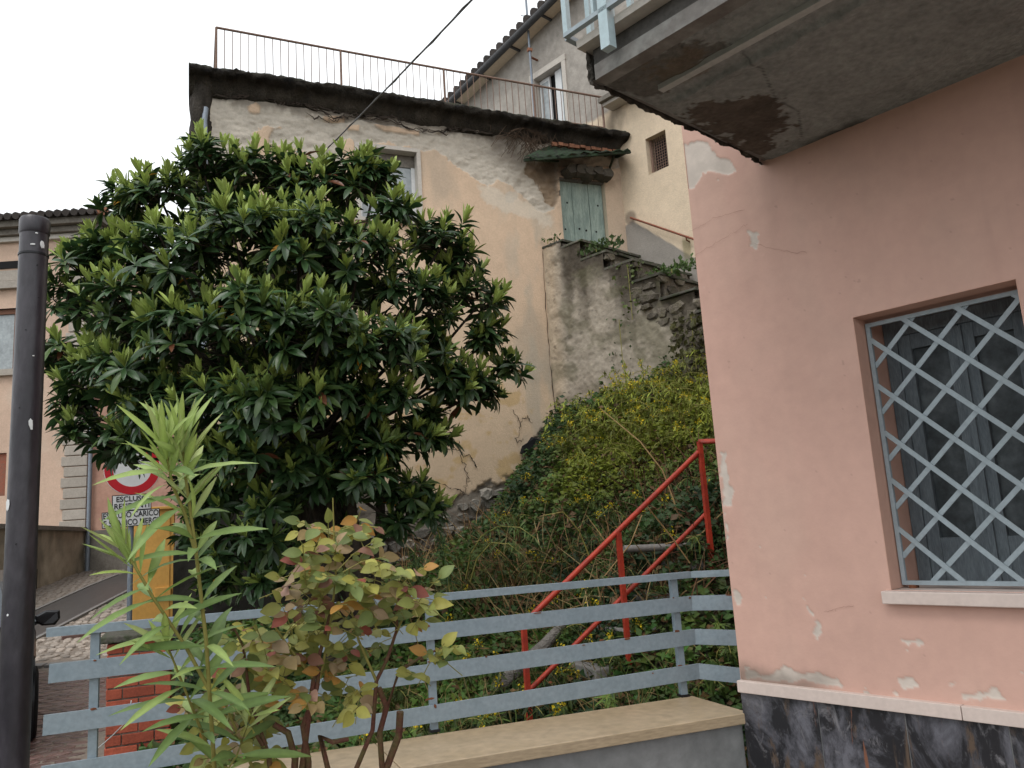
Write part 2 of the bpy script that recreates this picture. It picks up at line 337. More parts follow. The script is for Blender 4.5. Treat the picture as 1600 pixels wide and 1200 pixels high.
# street: base of joints, then stones of their own
def sheet(name, poly, m, lift, kind='structure', label=None, n=24, f=zstreet):
    # quad patch between 4 ground points
    p = [np.asarray(q[:2], float) for q in poly]; V = []; 
    for j in range(n+1):
        for i in range(n+1):
            a = p[0]*(1-i/n)+p[1]*i/n; b = p[3]*(1-i/n)+p[2]*i/n; q = a*(1-j/n)+b*j/n; V.append((q[0], q[1], float(f(q[0], q[1]))+lift))
    Fq = [(j*(n+1)+i, j*(n+1)+i+1, (j+1)*(n+1)+i+1, (j+1)*(n+1)+i) for j in range(n) for i in range(n)]
    me = bpy.data.meshes.new(name); me.from_pydata(V, [], Fq); me.materials.append(MT[m]); me.update()
    return newobj(name, me, None, kind=kind, label=label)
YB = 11.35                                            # where the pavers end and the ramp begins
street = sheet('street_paving', [(-7, 4.6), (-.75, 4.6), (-.45, YB), (-7, YB+.9)], 'mortar', .004, label='wet reddish paved street')
ramp = sheet('cobbled_ramp', [(-7, YB+.9), (-.45, YB), (-.1, 24), (-7, 24)], 'mortar', .006, label='pale cobbled ramp rising to the houses')
# far edge strip between pavers and cobbles
kerb0 = np.array([-7, YB+.9]); kerb1 = np.array([-.45, YB]); kd = nz(kerb1-kerb0); kn = np.array([-kd[1], kd[0]])
def ground_mesh_piece(cx, cy, lx, ly, ang, h, r, dome):
    """one paving stone standing proud of the joints: chamfered, slightly uneven outline"""
    c, s = math.cos(ang), math.sin(ang); vs = []
    n = 8; pts = []
    for k in range(n):
        t = 2*math.pi*(k+.5)/n; q = 1/max(abs(math.cos(t)), abs(math.sin(t)))**.75; j = 1+r.uniform(-dome, dome)
        pts.append((math.cos(t)*q*lx/2*j, math.sin(t)*q*ly/2*j))
    z0 = float(zstreet(cx, cy)); tilt = (r.uniform(-.03, .03), r.uniform(-.03, .03)); slope = float(zstreet(cx, cy+.1)-zstreet(cx, cy-.1))/.2
    for kk, hz in ((1.0, -.02), (1.0, h*.55), (.8, h)):
        for (x, y) in pts:
            X = (x*c-y*s)*kk; Y = (x*s+y*c)*kk; vs.append((cx+X, cy+Y, z0+Y*slope+hz+X*tilt[0]+Y*tilt[1]))
    fs = [tuple(range(16, 24))]+[(i*8+k, i*8+(k+1) % 8, (i+1)*8+(k+1) % 8, (i+1)*8+k) for i in range(2) for k in range(8)]
    return vs, fs
def pave(parent, name, cells, m, h, dome, seed, limit=300):
    r = random.Random(seed); c2 = sorted(cells, key=lambda q: (q[0]+.9)**2+(q[1]-8)**2*.4 if name != 'cobble' else (q[0]+1.2)**2*2+(q[1]-13)**2*.6)
    rest = MB()
    for i, (x, y, lx, ly, a) in enumerate(c2):
        vs, fs = ground_mesh_piece(x, y, lx, ly, a, h*r.uniform(.7, 1.2), r, dome)
        if i < limit: MB().add(vs, fs).build(name, m, parent)
        else: rest.add(vs, fs)
    if rest.v: rest.build(name+'_field', m, parent, kind='stuff')
cells = []; r = random.Random(3)
for j in range(62):                                   # porphyry pavers, running bond
    for i in range(24):
        x = -5.0+i*.2+(.1 if j % 2 else 0)+r.uniform(-.006, .006); y = 5.2+j*.1+r.uniform(-.004, .004)
        if x < -.9+.03*(y-5) and (y-kerb0[1])*kd[0]-(x-kerb0[0])*kd[1] < -.12 and x > -4: cells.append((x, y, .188, .09, r.uniform(-.02, .02)))
pave(street, 'paver', cells, 'paver', .012, .05, 1)
S1 = [ground_at(30, 975), ground_at(30, 1000), ground_at(195, 925), ground_at(190, 897)]
def in_strip(x, y): return polysd(np.array([x]), np.array([y]), [p[:2] for p in STR])[0] > -.06
sa = np.array(ground_at(40, 985)[:2]); sb = np.array(ground_at(195, 910)[:2]); sdv = nz(sb-sa); snv = np.array([sdv[1], -sdv[0]])
STR = [sa-sdv*4+snv*.42, sb+sdv*5+snv*.42, sb+sdv*5-snv*.42, sa-sdv*4-snv*.42]
cells = []
for j in range(70):
    for i in range(38):
        x = -4.6+i*.115+r.uniform(-.03, .03); y = 11.3+j*.125+r.uniform(-.03, .03)
        if x < -.5 and (y-kerb0[1])*kd[0]-(x-kerb0[0])*kd[1] > .3 and not in_strip(x, y): cells.append((x, y, r.uniform(.085, .125), r.uniform(.08, .12), r.uniform(-1, 1)))
pave(ramp, 'cobble', cells, 'cobble', .022, .16, 2)
ob = sheet('asphalt_strip', STR, 'asphalt', .035, label='dark wet strip crossing the cobbled ramp'); 
for sgn in (-1, 1):
    for k in range(8):
        a = sa-sdv*1.2+sdv*(k*.75)+snv*sgn*.46; b = a+sdv*.73; m_ = MB(); m_.bar((*a, zstreet(*a)+.01), (*b, zstreet(*b)+.01), .06, .07); m_.build('edging_stone', 'kerb', ob)
kp = thing('kerb_row', (-.5, YB, .2), 'row of flat grey stones between pavers and cobbles', 'kerb', kind='structure')
for k in range(9):
    a = kerb1-kd*(k*.62+.02)+kn*.12; b = a-kd*.6; MB().bar((*a, zstreet(*a)+.0), (*b, zstreet(*b)+.0), .24, .05).build('kerb_stone', 'kerb', kp, bevel=.008)
st_ = thing('stone_step', (0, 0, 0), 'long reddish flat stone lying in the cobbles', 'step', kind='structure')
g0 = ground_at(98, 1000); MB().box(g0+np.array([.28, .1, .02]), (.62, .16, .09), (np.array([.97, .2, 0]), np.array([-.2, .97, .1]), UP)).build('slab', 'paver', st_, bevel=.01)
MT['floor'] = mat('reddish grey floor', (.25, .205, .175), .6, .2, 6, .2, 50)
sheet('terrace_floor', [(-1.2, -4), (3.4, -4), (2.4, 3.4), (-1.2, 3.4)], 'floor', .004, label='reddish grey terrace floor in front of the low wall', n=4, f=lambda x, y: 0)

# ================================================================== PINK BUILDING (right)
PC = dep(1158, 1062, 3.94); PC0 = np.array([PC[0], PC[1], 0])
def pk(t, z, o=0): return PC0+A*t+NA*o+UP*z             # t along the wall (0 at the corner, negative towards the viewer), o outwards
def pkpx(x, y):
    q = onpl(x, y, PC, NA); return ((q-PC0)@A, q[2])
pink = thing('pink_building', (*PC0[:2], 0), 'pink plastered building with black stone base and projecting balcony', 'building')
wt0 = pkpx(1333, 497)[0]; wtop = 2.43; wbot = pkpx(1408, 922)[1]; wt1 = wt0-.66; bandz = .78
ztop = 3.32
def pkwall(U, V):
    P = PC0+A*U[..., None]+UP*V[..., None]; d = .004*fbm(U*2, V*2, 3)+.0016*fbm(U*9, V*9, 8)
    d = d-.004*peel(U, V); return P+NA*d[..., None]
def pts_pk(L): return [pkpx(*p) for p in L]
PEELS = [pts_pk(L) for L in ([(1062, 226), (1095, 222), (1112, 238), (1140, 250), (1150, 268), (1120, 272), (1098, 270), (1085, 292), (1070, 300), (1066, 262)],
  [(1122, 704), (1136, 705), (1138, 740), (1146, 765), (1143, 790), (1135, 788), (1129, 765)], [(1147, 922), (1160, 935), (1154, 945), (1150, 944)],
  [(1254, 932), (1262, 945), (1275, 958), (1284, 970), (1286, 1000), (1276, 1003), (1266, 992), (1272, 975), (1262, 960)],
  [(1408, 1001), (1430, 998), (1448, 1001), (1440, 1006), (1418, 1009)], [(1165, 1050), (1200, 1054), (1225, 1042), (1255, 1050), (1310, 1062), (1312, 1070), (1165, 1062)],
  [(1400, 1062), (1425, 1060), (1435, 1074), (1412, 1076)], [(1462, 1068), (1500, 1062), (1490, 1074)], [(1170, 362), (1186, 366), (1182, 388), (1174, 384)], [(1130, 455+330), (1140, 830), (1135, 840)], [(1500, 1082), (1560, 1078), (1570, 1094), (1505, 1092)])]
CRK = [pts_pk(L) for L in ([(1085, 400), (1115, 382), (1150, 362), (1170, 350)], [(1170, 378), (1215, 390), (1262, 396), (1300, 378), (1350, 385)], [(1262, 396), (1264, 440), (1262, 500)], [(1078, 362), (1120, 340), (1165, 328)], [(1290, 955), (1310, 950), (1335, 946)], [(1420, 955), (1400, 960)], [(1330, 1040), (1380, 1044)], [(1130, 600), (1180, 640), (1190, 700)])]
def peel(U, V):
    n = .05*fbm(U*11, V*11, 2)+.03*fbm(U*34, V*34, 9); r = np.zeros(U.shape)
    for p in PEELS: r = np.maximum(r, sstep(-.0015, .0025, polysd(U, V, p)+n*1.1))
    r = np.maximum(r, sstep(.3, .32, fbm(U*16, V*22, 10)+.1*sstep(1.0, .78, V)-.06))
    return r
def pkcol(U, V):
    base = np.array([.58, .365, .298]); C = np.ones(U.shape+(3,))*base
    n = fbm(U*1.3, V*1.3, 5); C = C*(1+.14*n[..., None]); C = C*(1+.08*fbm(U*.8, V*4, 6)[..., None])
    f2 = sstep(.02, .3, fbm(U*2.2, V*1.2, 21))[..., None]; C = C*(1-f2*.22)+np.array([.52, .385, .31])*f2*.22
    pe = peel(U, V)[..., None]; pc = np.array([.56, .49, .43])*(1+.3*fbm(U*20, V*20, 7)[..., None]); C = C*(1-pe)+pc*pe
    rain = sstep(.08, .3, fbm(U*14, V*.6, 27))[..., None]*sstep(-.2, .25, fbm(U*1.5, V*1.5, 28))[..., None]*.07; C = C*(1-rain)
    gm = sstep(.1, .3, fbm(U*3.2, V*3.2, 29))[..., None]*.05; C = C*(1-gm)
    dirt = sstep(.1, 0, V-bandz+.1*fbm(U*9, V*5, 1))[..., None]*.7*sstep(-.55, -.3, U)[..., None]; C = C*(1-dirt)+np.array([.12, .105, .085])*dirt
    sp = (fbm(U*30, V*30, 12) > .34)[..., None]*.18; return C*(1-sp)
us = segs([-6, -2.4, wt1, wt0, 0], .0075); us = np.r_[np.arange(-6, -2.4, .3), us[us >= -2.4]]; vz = np.r_[segs([bandz, wbot, wtop, 3.75], .0075), np.arange(3.95, 6.6, .3)]
grid_wall('wall', us, vz, pkwall, lambda u, v: ~((u > wt1) & (u < wt0) & (v > wbot) & (v < wtop)), pkcol, MT['pink'], pink)
m = MB(); m.hexa([pk(0, 0, -.02), pk(0, 0, -5), pk(-6, 0, -5), pk(-6, 0, -.02)], [pk(0, 6.5, -.02), pk(0, 6.5, -5), pk(-6, 6.5, -5), pk(-6, 6.5, -.02)])
del m.f[5]; del m.sm[5]                                  # no face behind the front skin; window needs the depth
pm = mat('pink render', (.585, .36, .285), .85, .08, 3, .15, 60); o = m.build('rear_walls', pm, pink)
def ribbon(name, P2, place, w, m, parent, seed, jit=.01, sub=9):
    rr3 = random.Random(seed); pts = []
    for a_, b_ in zip(P2[:-1], P2[1:]):
        for k in range(sub): s_ = k/sub; pts.append((a_[0]+(b_[0]-a_[0])*s_+rr3.gauss(0, jit)*.5, a_[1]+(b_[1]-a_[1])*s_+rr3.gauss(0, jit)*.5))
    pts.append(P2[-1]); V_ = []
    for i, p in enumerate(pts):
        q = pts[min(i+1, len(pts)-1)]; o2 = pts[max(i-1, 0)]; dx_, dy_ = q[0]-o2[0], q[1]-o2[1]; l_ = math.hypot(dx_, dy_)+1e-9; ww = w*rr3.uniform(.25, 1)*(.15 if i in (0, len(pts)-1) else 1)
        V_ += [place(p[0]-dy_/l_*ww/2, p[1]+dx_/l_*ww/2), place(p[0]+dy_/l_*ww/2, p[1]-dx_/l_*ww/2)]
    MB().add(V_, [(2*i, 2*i+1, 2*i+3, 2*i+2) for i in range(len(pts)-1)]).build(name, m, parent)
MT['crack'] = mat('dark crack', (.34, .2, .155), .95, .2, 20, 0)
for i, c in enumerate([CRK[0], CRK[3], CRK[4], CRK[1][:3]]): ribbon('crack', c, lambda t, z: pk(t, z, .0045), (.0017), 'crack', pink, i, .007)
# end skin between front surface and corner
MB().hexa([pk(.0, bandz, 0), pk(.002, bandz, 0), pk(.002, bandz, -.05), pk(0, bandz, -.05)], [pk(0, 6.5, 0), pk(.002, 6.5, 0), pk(.002, 6.5, -.05), pk(0, 6.5, -.05)]).build('corner_edge', pm, pink)
# window reveal
RV = .13
for q in ([(wt0, wbot), (wt0, wtop)], [(wt1, wbot), (wt1, wtop)]):
    (a, b), (c, d) = q; s = .004 if a == wt0 else -.004
    MB().hexa([pk(a, b, .001), pk(a, b, -RV-.25), pk(a+s, b, -RV-.25), pk(a+s, b, .001)], [pk(a, d, .001), pk(a, d, -RV-.25), pk(a+s, d, -RV-.25), pk(a+s, d, .001)]).build('reveal', pm, pink)
MB().hexa([pk(wt0, wtop, .001), pk(wt0, wtop, -RV-.25), pk(wt1, wtop, -RV-.25), pk(wt1, wtop, .001)], [pk(wt0, wtop+.004, .001), pk(wt0, wtop+.004, -RV-.25), pk(wt1, wtop+.004, -RV-.25), pk(wt1, wtop+.004, .001)]).build('reveal', pm, pink)
MT['dustyglass'] = mat('dusty dark glass', (.045, .055, .06), .5, .5, 5, .1, 20, c2=(.075, .088, .095), spec=.22); dw = -RV-.16                                  # casement window behind the grille
sill = MB().hexa([pk(wt0+.028, wbot-.055, .045), pk(wt1-.03, wbot-.055, .045), pk(wt1-.03, wbot-.055, -.3), pk(wt0+.028, wbot-.055, -.3)], [pk(wt0+.028, wbot-.002, .045), pk(wt1-.03, wbot-.002, .045), pk(wt1-.03, wbot-.002, -.3), pk(wt0+.028, wbot-.002, -.3)]).build('window_sill', 'band', pink, bevel=.004)
def pkbox(t0, t1, z0, z1, o0, o1): return MB().hexa([pk(t0, z0, o0), pk(t0, z0, o1), pk(t1, z0, o1), pk(t1, z0, o0)], [pk(t0, z1, o0), pk(t0, z1, o1), pk(t1, z1, o1), pk(t1, z1, o0)])
window = pkbox(wt0-.004, wt0-.06, wbot, wtop-.002, dw, dw-.06).build('window', 'shutter', pink)
pkbox(wt1+.004, wt1+.06, wbot, wtop-.002, dw, dw-.06).build('window_jamb', 'shutter', window)
pkbox(wt0-.06, wt1+.06, wtop-.07, wtop-.003, dw, dw-.06).build('window_head', 'shutter', window)
mid = (wt0+wt1)/2
for (a, b) in ((wt0-.062, mid+.002), (mid-.002, wt1+.062)):
    for (c, d) in ((a, a-.055), (b+.055, b)): pkbox(c, d, wbot+.004, wtop-.072, dw-.008, dw-.05).build('stile', 'shutter', window)
    for (z0, z1) in ((wbot+.004, wbot+.2), (wtop-.14, wtop-.072)): pkbox(a-.056, b+.056, z0, z1, dw-.01, dw-.05).build('cross_rail', 'shutter', window)
    pkbox(a-.056, b+.056, wbot+.201, wtop-.141, dw-.03, dw-.036).build('pane', 'dustyglass', window)
pkbox(mid+.012, mid-.012, wbot+.01, wtop-.08, dw+.004, dw-.0085).build('meeting_bead', 'shutter', window)
pkbox(wt0-.01, wt1+.01, wbot, wtop, dw-.5, dw-.51).build('dark_room', 'dark', window)
# white marble course and black stone panels
edges = [0.006, -1.02, -2.4, -4.2, -6]
for a, b in zip(edges[:-1], edges[1:]): pkbox(a, b+.003, bandz-.055, bandz, -.03, .032).build('stone_course', 'band', pink, bevel=.003)
je = [0.004]+[pkpx(1278+dx, 1093+dy)[0] for dx, dy in ((0, 0), (136, 13), (296, 20))]; je += [je[-1]-.33*k for k in range(1, 12)]
for a, b in zip(je[:-1], je[1:]):
    pkbox(a-.002, b+.002, .0, bandz-.057, -.02, .012).build('stone_panel', 'blackmarble', pink)
pkbox(0, -5, 0, bandz-.06, -.019, .0095).build('panel_joint', 'cement', pink)
# grille of flat bars in diamonds
gr = pkbox(wt0-.006, wt0-.024, wbot+.012, wtop-.02, -.10, -.118).build('grille', 'grille', pink)
pkbox(wt1+.024, wt1+.006, wbot+.012, wtop-.02, -.10, -.118).build('grille_side', 'grille', gr)
pkbox(wt0-.024, wt1+.024, wbot+.012, wbot+.03, -.10, -.118).build('grille_bottom', 'grille', gr)
pkbox(wt0-.024, wt1+.024, wtop-.038, wtop-.02, -.10, -.118).build('grille_top', 'grille', gr)
def clip(t0, z0, dt, dz, lo, hi, zl, zh):
    a, b = -9, 9
    for p, d, l, h in ((t0, dt, lo, hi), (z0, dz, zl, zh)):
        u, v = (l-p)/d, (h-p)/d; a = max(a, min(u, v)); b = min(b, max(u, v))
    return (a, b) if b > a+.02 else None
ga = pkpx(1360, 527); dx = .22
for s, off in ((1, -.104), (-1, -.1125)):
    for k in range(-14, 15):
        c = clip(ga[0]-.02+k*dx*1.0, wtop-.16, 1., s*.97, wt1+.02, wt0-.02, wbot+.025, wtop-.03)
        if c:
            a = pk(ga[0]-.02+k*dx+c[0], wtop-.16+s*.97*c[0], off); b = pk(ga[0]-.02+k*dx+c[1], wtop-.16+s*.97*c[1], off)
            MB().bar(a, b, .006, .021, nz(np.cross(NA, b-a))).build('grille_bar', 'grille', gr)
for t in (wt0-.05, wt1+.08):
    pkbox(t+.015, t-.015, wbot-.001, wbot+.012, -.095, -.13).build('grille_foot', 'rust', gr)
# balcony
bt = -.462; bo = 1.285
def bcol(U, V):
    C = np.ones(U.shape+(3,))*np.array([.255, .27, .262]); C *= (1+.25*fbm(U*1.5, V*1.5, 3)[..., None])
    n = .5*fbm(U*5, V*5, 6)+.55*fbm(U*16, V*16, 8)+.4*fbm(U*48, V*48, 18)
    d = sstep(-.004, .012, polysd(U, V, [(-.47, .02), (-.47, .78), (-.6, .82), (-.72, .68), (-.86, .55), (-.8, .42), (-.74, .3), (-.62, .12)])+n*.35)[..., None]
    C = C*(1-d)+np.array([.1, .085, .072])*d*(1+.9*fbm(U*12, V*12, 2)[..., None])
    d = sstep(-.004, .012, polysd(U, V, [(-.47, .95), (-.47, 1.28), (-.62, 1.25), (-.85, 1.2), (-.9, 1.08), (-.7, 1.0)])+n*.22)[..., None]*.75
    C = C*(1-d)+np.array([.1, .092, .08])*d
    d = sstep(-.05, .02, polysd(U, V, [(-.6, 1.02), (-.78, 1.0), (-.8, 1.12), (-.66, 1.16)])+n*.3)[..., None]*.6; C = C*(1-d)+np.array([.14, .105, .07])*d
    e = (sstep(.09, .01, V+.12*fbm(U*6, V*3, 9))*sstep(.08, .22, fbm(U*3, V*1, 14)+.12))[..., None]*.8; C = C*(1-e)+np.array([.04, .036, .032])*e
    k = (1-sstep(.002, .006, linesd(U, V, [(-.72, .1), (-.84, .35), (-.83, .52), (-.93, .8), (-.95, 1.05)])+.01*fbm(U*20, V*20, 1)))[..., None]*.5; return C*(1-k)
def bsoff(U, V):
    P = PC0+A*U[..., None]+NA*V[..., None]+UP*ztop; d = .008*fbm(U*4, V*4, 2)+.01*sstep(.05, .3, fbm(U*5, V*5, 6))
    d = d+.018*sstep(.028, .018, np.abs(V-.88))*sstep(-.56, -.585, U) - .01*sstep(.05, .0, -.462-U)
    return P-UP*d[..., None]
bal = grid_wall('balcony', np.r_[np.arange(-6, -2.6, .2), np.linspace(-2.6, bt, 230)], np.linspace(0.0, bo, 150), bsoff, lambda u, v: np.ones(u.shape, bool), bcol, MT['slab'], pink)
MT['balcpale'] = mat('pale drip moulding', (.4, .41, .4), .85, .2, 8, .2, 50); MT['balc'] = mat('balcony concrete', (.24, .24, .225), .9, .3, 5, .4, 40, c2=(.15, .14, .13)); MT['balcdark'] = mat('mouldy balcony edge', (.075, .07, .064), .95, .4, 9, .6, 40)
pkbox(bt, -6, ztop+.008, ztop+.13, 0, bo-.055).build('slab_core', 'balc', bal)
def bend(U, V):                                            # crumbling end edge of the slab
    d = .02*fbm(U*9, V*9, 121)+.03*fbm(U*25, V*25, 122)+.012*fbm(U*60, V*60, 123)-.03*sstep(.03, -.01, V)*(fbm(U*7, V*0, 124)+.3)
    return PC0+A*(bt+.012+d)[..., None]+NA*U[..., None]+UP*(ztop-.012+V+.03*fbm(U*14, V*0, 125)*sstep(.06, 0, V))[..., None]
grid_wall('crumbled_edge', np.linspace(0, bo+.01, 150), np.linspace(0, .145, 18), bend, lambda u, v: np.ones(u.shape, bool), lambda U, V: (np.array([.12, .108, .094])*(1+1.2*fbm(U*9, V*9, 126)[..., None])).clip(.02, .5), MT['slab'], bal, smooth=False)
pkbox(bt+.02, -6, ztop+.132, ztop+.165, -.01, bo+.05).build('top_slab', 'frame', bal)
pkbox(bt-.03, -6, ztop-.015, ztop+.05, bo-.055, bo+.012).build('drip_edge', 'balc', bal)
pkbox(bt-.012, -6, ztop+.051, ztop+.131, bo-.05, bo-.01).build('fascia', 'balcdark', bal)
pkbox(-.6, -6, ztop-.022, ztop+.004, 1.005, 1.04).build('drip_moulding', MT['balcpale'], bal)
brl = thing('balcony_railing', pk(bt, ztop+.14, bo+.06), 'pale blue steel railing on the edge of the balcony', 'railing')
def pkbar(name, a, b, w, h, m='paleblue', par=brl, up=UP): return MB().bar(a, b, w, h, up).build(name, m, par)
for t in (-.62, -1.9, -3.3): pkbox(t+.022, t-.022, ztop+.03, ztop+1.15, bo+.052, bo+.092).build('post', 'paleblue', brl)
pkbar('bottom_rail', pk(bt+.05, ztop+.19, bo+.08), pk(-5, ztop+.19, bo+.08), .024, .018, 'grille'); pkbar('top_rail', pk(bt+.05, ztop+1.15, bo+.08), pk(-5, ztop+1.15, bo+.08), .04, .03)
pkbar('end_bottom_rail', pk(bt+.05, ztop+.19, bo+.07), pk(bt+.05, ztop+.19, .02), .024, .018, 'grille'); pkbar('end_top_rail', pk(bt+.05, ztop+1.15, bo+.07), pk(bt+.05, ztop+1.15, .02), .03, .03)
for k in range(1, 24): pkbox(bt+.05-k*.16+.006, bt+.05-k*.16-.006, ztop+.2, ztop+1.135, bo+.068, bo+.092).build('baluster', 'paleblue', brl)
for k in range(0, 9): MB().box(pk(bt+.05, ztop+.67, bo+.065-k*.145), (.024, .024, .93), (A, NA, UP)).build('baluster', 'paleblue', brl)

# ================================================================== LOW PARAPET AND STEEL RAILING
CZ = .625
q0 = np.array([2.535, 3.445]); q1 = np.array([2.525, 3.93]); cdv = np.array([-1, .045]); cdv = cdv/np.linalg.norm(cdv)
para = thing('parapet_wall', (1, 3.7, 0), 'low grey rendered wall topped with a travertine slab', 'wall')
def capseg(a0, a1, name):
    P = [q0+cdv*a0, q0+cdv*a1, q1+cdv*a1, q1+cdv*a0]; m = MB().prism([(p[0], p[1], CZ-.05) for p in P], (0, 0, .05)); return m.build(name, 'marble', para, bevel=.004)
capseg(-.0, 1.72, 'cap_slab'); capseg(1.724, 3.4, 'cap_slab')
P = [q0+cdv*.03+(0, .035), q0+cdv*3.38+(0, .035), q1+cdv*3.38+(0, -.03), q1+cdv*.03+(0, -.03)]
MB().prism([(p[0], p[1], 0) for p in P], (0, 0, CZ-.051)).build('wall_body', 'cement', para)
MB().box((2.56, 3.47, CZ+.008), (.05, .05, .05)).build('mortar_lump', 'capfront', para)
rail = thing('steel_railing', (1, 4, CZ), 'blue grey flat bar steel railing on the low wall', 'railing')
rc = np.array([2.576, 3.90, 0]); rdir = nz([-1, .075, 0]); rnorm = np.array([-rdir[1], rdir[0], 0]); rnorm = rnorm if rnorm[1] < 0 else -rnorm
rc2 = np.array([2.74, 3.72, 0]); r2 = nz(rc2-rc); r2n = np.array([-r2[1], r2[0], 0])
r2n = r2n if r2n[0] < 0 else -r2n
def flat(name, px4, P, n, th, m='bluegrey'):
    q = [onpl(x, y, P, n) for x, y in px4]; return MB().prism(q, -n*th).build(name, m, rail)
for nm, c1, c2, c3 in (('top_rail', (72, 982, 72, 996), (1080, 893, 1080, 903), (1146, 890, 1146, 900)), ('bar', (77, 1038, 75, 1068), (1081, 931, 1082, 954), (1150, 929, 1151, 953)), ('bar', (68, 1118, 66, 1150), (1086, 983, 1087, 1007), (1156, 985, 1157, 1009)), ('bar', (64, 1198, 62, 1230), (1092, 1037, 1093, 1061), (1164, 1045, 1165, 1069))):
    th = .035 if nm == 'top_rail' else .012
    b_ = flat(nm, [c1[:2], c2[:2], c2[2:], c1[2:]], rc, rnorm, th)
    q = [onpl(*c2[:2], rc, rnorm), onpl(*c2[2:], rc, rnorm)]; e0, e1 = onpl(*c3[:2], rc, r2n), onpl(*c3[2:], rc, r2n); t_ = rc2-rc
    zt, zb = q[0][2], q[1][2]; s = MB().prism([q[0], np.r_[rc2[:2]+.0, e0[2]], np.r_[rc2[:2], e1[2]], q[1]], -r2n*th); s.build('return_bar', 'bluegrey', rail)
for (x0, y0, x1, y1) in ((1050, 896, 1066, 1095), (669, 924, 672, 1166), (150, 978, 143, 1230)):
    p = onpl(x0, y0, rc-rnorm*.035, rnorm); b = np.array([p[0], p[1], CZ+.001]); MB().box((p+b)/2-np.array([0, 0, .006]), (.036, .036, p[2]-b[2]-.012), (rdir, rnorm, UP)).build('post', 'bluegrey', rail)
    MB().box(b+np.array([0, 0, .006]), (.05, .05, .012), (rdir, rnorm, UP)).build('post_foot', 'blackplastic', rail)
for (x, y, w, h) in ((1095, 933, .03, .018), (1078, 934, .014, .01), (940, 1000, .03, .008), (912, 1008, .02, .005), (680, 1103, .012, .02), (1140, 930, .05, .006)):
    P_, n_ = (rc, rnorm) if x < 1085 else (rc, r2n)
    p = onpl(x, y, P_+n_*.002, n_); rock(MB(), p, (w, .003, h), (rdir if x < 1085 else r2, n_, UP), int(x), .3).build('rust_spot', 'rust', rail)
for i_, (x, y) in enumerate(((1052, 934), (1058, 986), (1062, 1040), (670, 978), (671, 1034), (672, 1092), (148, 1032), (146, 1108), (840, 958), (760, 1026), (560, 988), (980, 998), (1020, 1052), (860, 1066))):
    p = onpl(x, y, rc+rnorm*.001, rnorm); rock(MB(), p, (.012+.012*(i_ % 3), .0025, .006+.004*(i_ % 2)), (rdir, rnorm, UP), 900+i_, .4).build('rust_spot', 'rust', rail)
sg = MB().tube([dep(205, 1095, 3.55), dep(200, 1125, 3.6), dep(175, 1150, 3.62), dep(150, 1172, 3.66)], .0025, 5); sg.build('tied_string', 'white', rail)

# ================================================================== OLD HOUSE
YF = 11.407
house = thing('old_house', (2.5, YF, 1), 'old house with peeling peach and grey plaster and crumbling flat roof', 'house')
def fp(x, y): q = ony(x, y, YF); return (q[0], q[2])
def fps(L): return [fp(*p) for p in L]
hx0, hx1, hz1 = .175, 6.93, 8.1
WX0, WX1, WZ0, WZ1 = 2.30, 3.245, 6.30, 7.46
DX0, DX1, DZ0, DZ1 = 5.70, 6.56, 6.02, 7.32
GREY = fps([(300, 60), (1000, 120), (1000, 260), (872, 262), (871, 330), (848, 336), (818, 312), (800, 296), (778, 285), (762, 292), (735, 275), (712, 258), (690, 240), (672, 236), (655, 236), (640, 228), (560, 222), (552, 215), (537, 218), (534, 262), (505, 262), (490, 248), (470, 236), (440, 230), (424, 222), (430, 206), (442, 198), (420, 194), (404, 198), (394, 212), (394, 262), (380, 330), (300, 420)])
PEACHI = [fps(L) for L in ([(386, 166), (400, 158), (408, 166), (405, 178), (390, 176)], [(505, 180), (540, 182), (538, 190), (506, 188)], [(542, 196), (562, 195), (560, 204), (544, 203)], [(580, 192), (655, 204), (655, 211), (600, 204)])]
WHITE = fps([(742, 285), (768, 288), (800, 300), (835, 316), (866, 335), (874, 372), (830, 345), (770, 330), (752, 315)])
PATCH = fps([(786, 300), (805, 296), (812, 306), (802, 318), (790, 318)])
RUB = fps([(815, 245), (872, 250), (874, 332), (850, 318), (838, 292), (818, 272)])
BASE = fps([(560, 760), (640, 770), (668, 800), (720, 775), (790, 745), (815, 738), (830, 690), (875, 660), (880, 1000), (500, 1000), (480, 820)])
CRACKS = [fps(L) for L in ([(330, 150), (360, 152), (400, 152), (440, 160), (480, 165), (520, 185), (560, 183), (610, 192), (655, 205), (700, 210)], [(655, 200), (690, 208), (700, 202), (740, 206), (770, 210)], [(480, 182), (520, 190), (545, 188)], [(716, 690), (722, 720), (730, 740), (726, 770)], [(800, 640), (812, 662), (806, 690), (818, 690)], [(812, 662), (822, 650), (830, 660)], [(700, 700), (716, 705), (735, 715), (745, 730)], [(690, 760), (715, 765), (730, 775)], [(675, 640), (690, 648), (705, 640)], [(846, 390), (852, 480), (858, 560), (868, 655)])]
def hmask(U, V):
    n = .25*fbm(U*2.2, V*2.2, 2)+.2*fbm(U*7, V*7, 4)+.14*fbm(U*19, V*19, 6)
    g = sstep(-.006, .01, polysd(U, V, GREY)+n*.5)
    for p in PEACHI: g = g*(1-sstep(-.008, .012, polysd(U, V, p)+n*.16))
    b = sstep(-.03, .05, polysd(U, V, BASE)+n*1.1); rb = sstep(-.02, .05, polysd(U, V, RUB)+n*.6)
    return g, b, rb, n
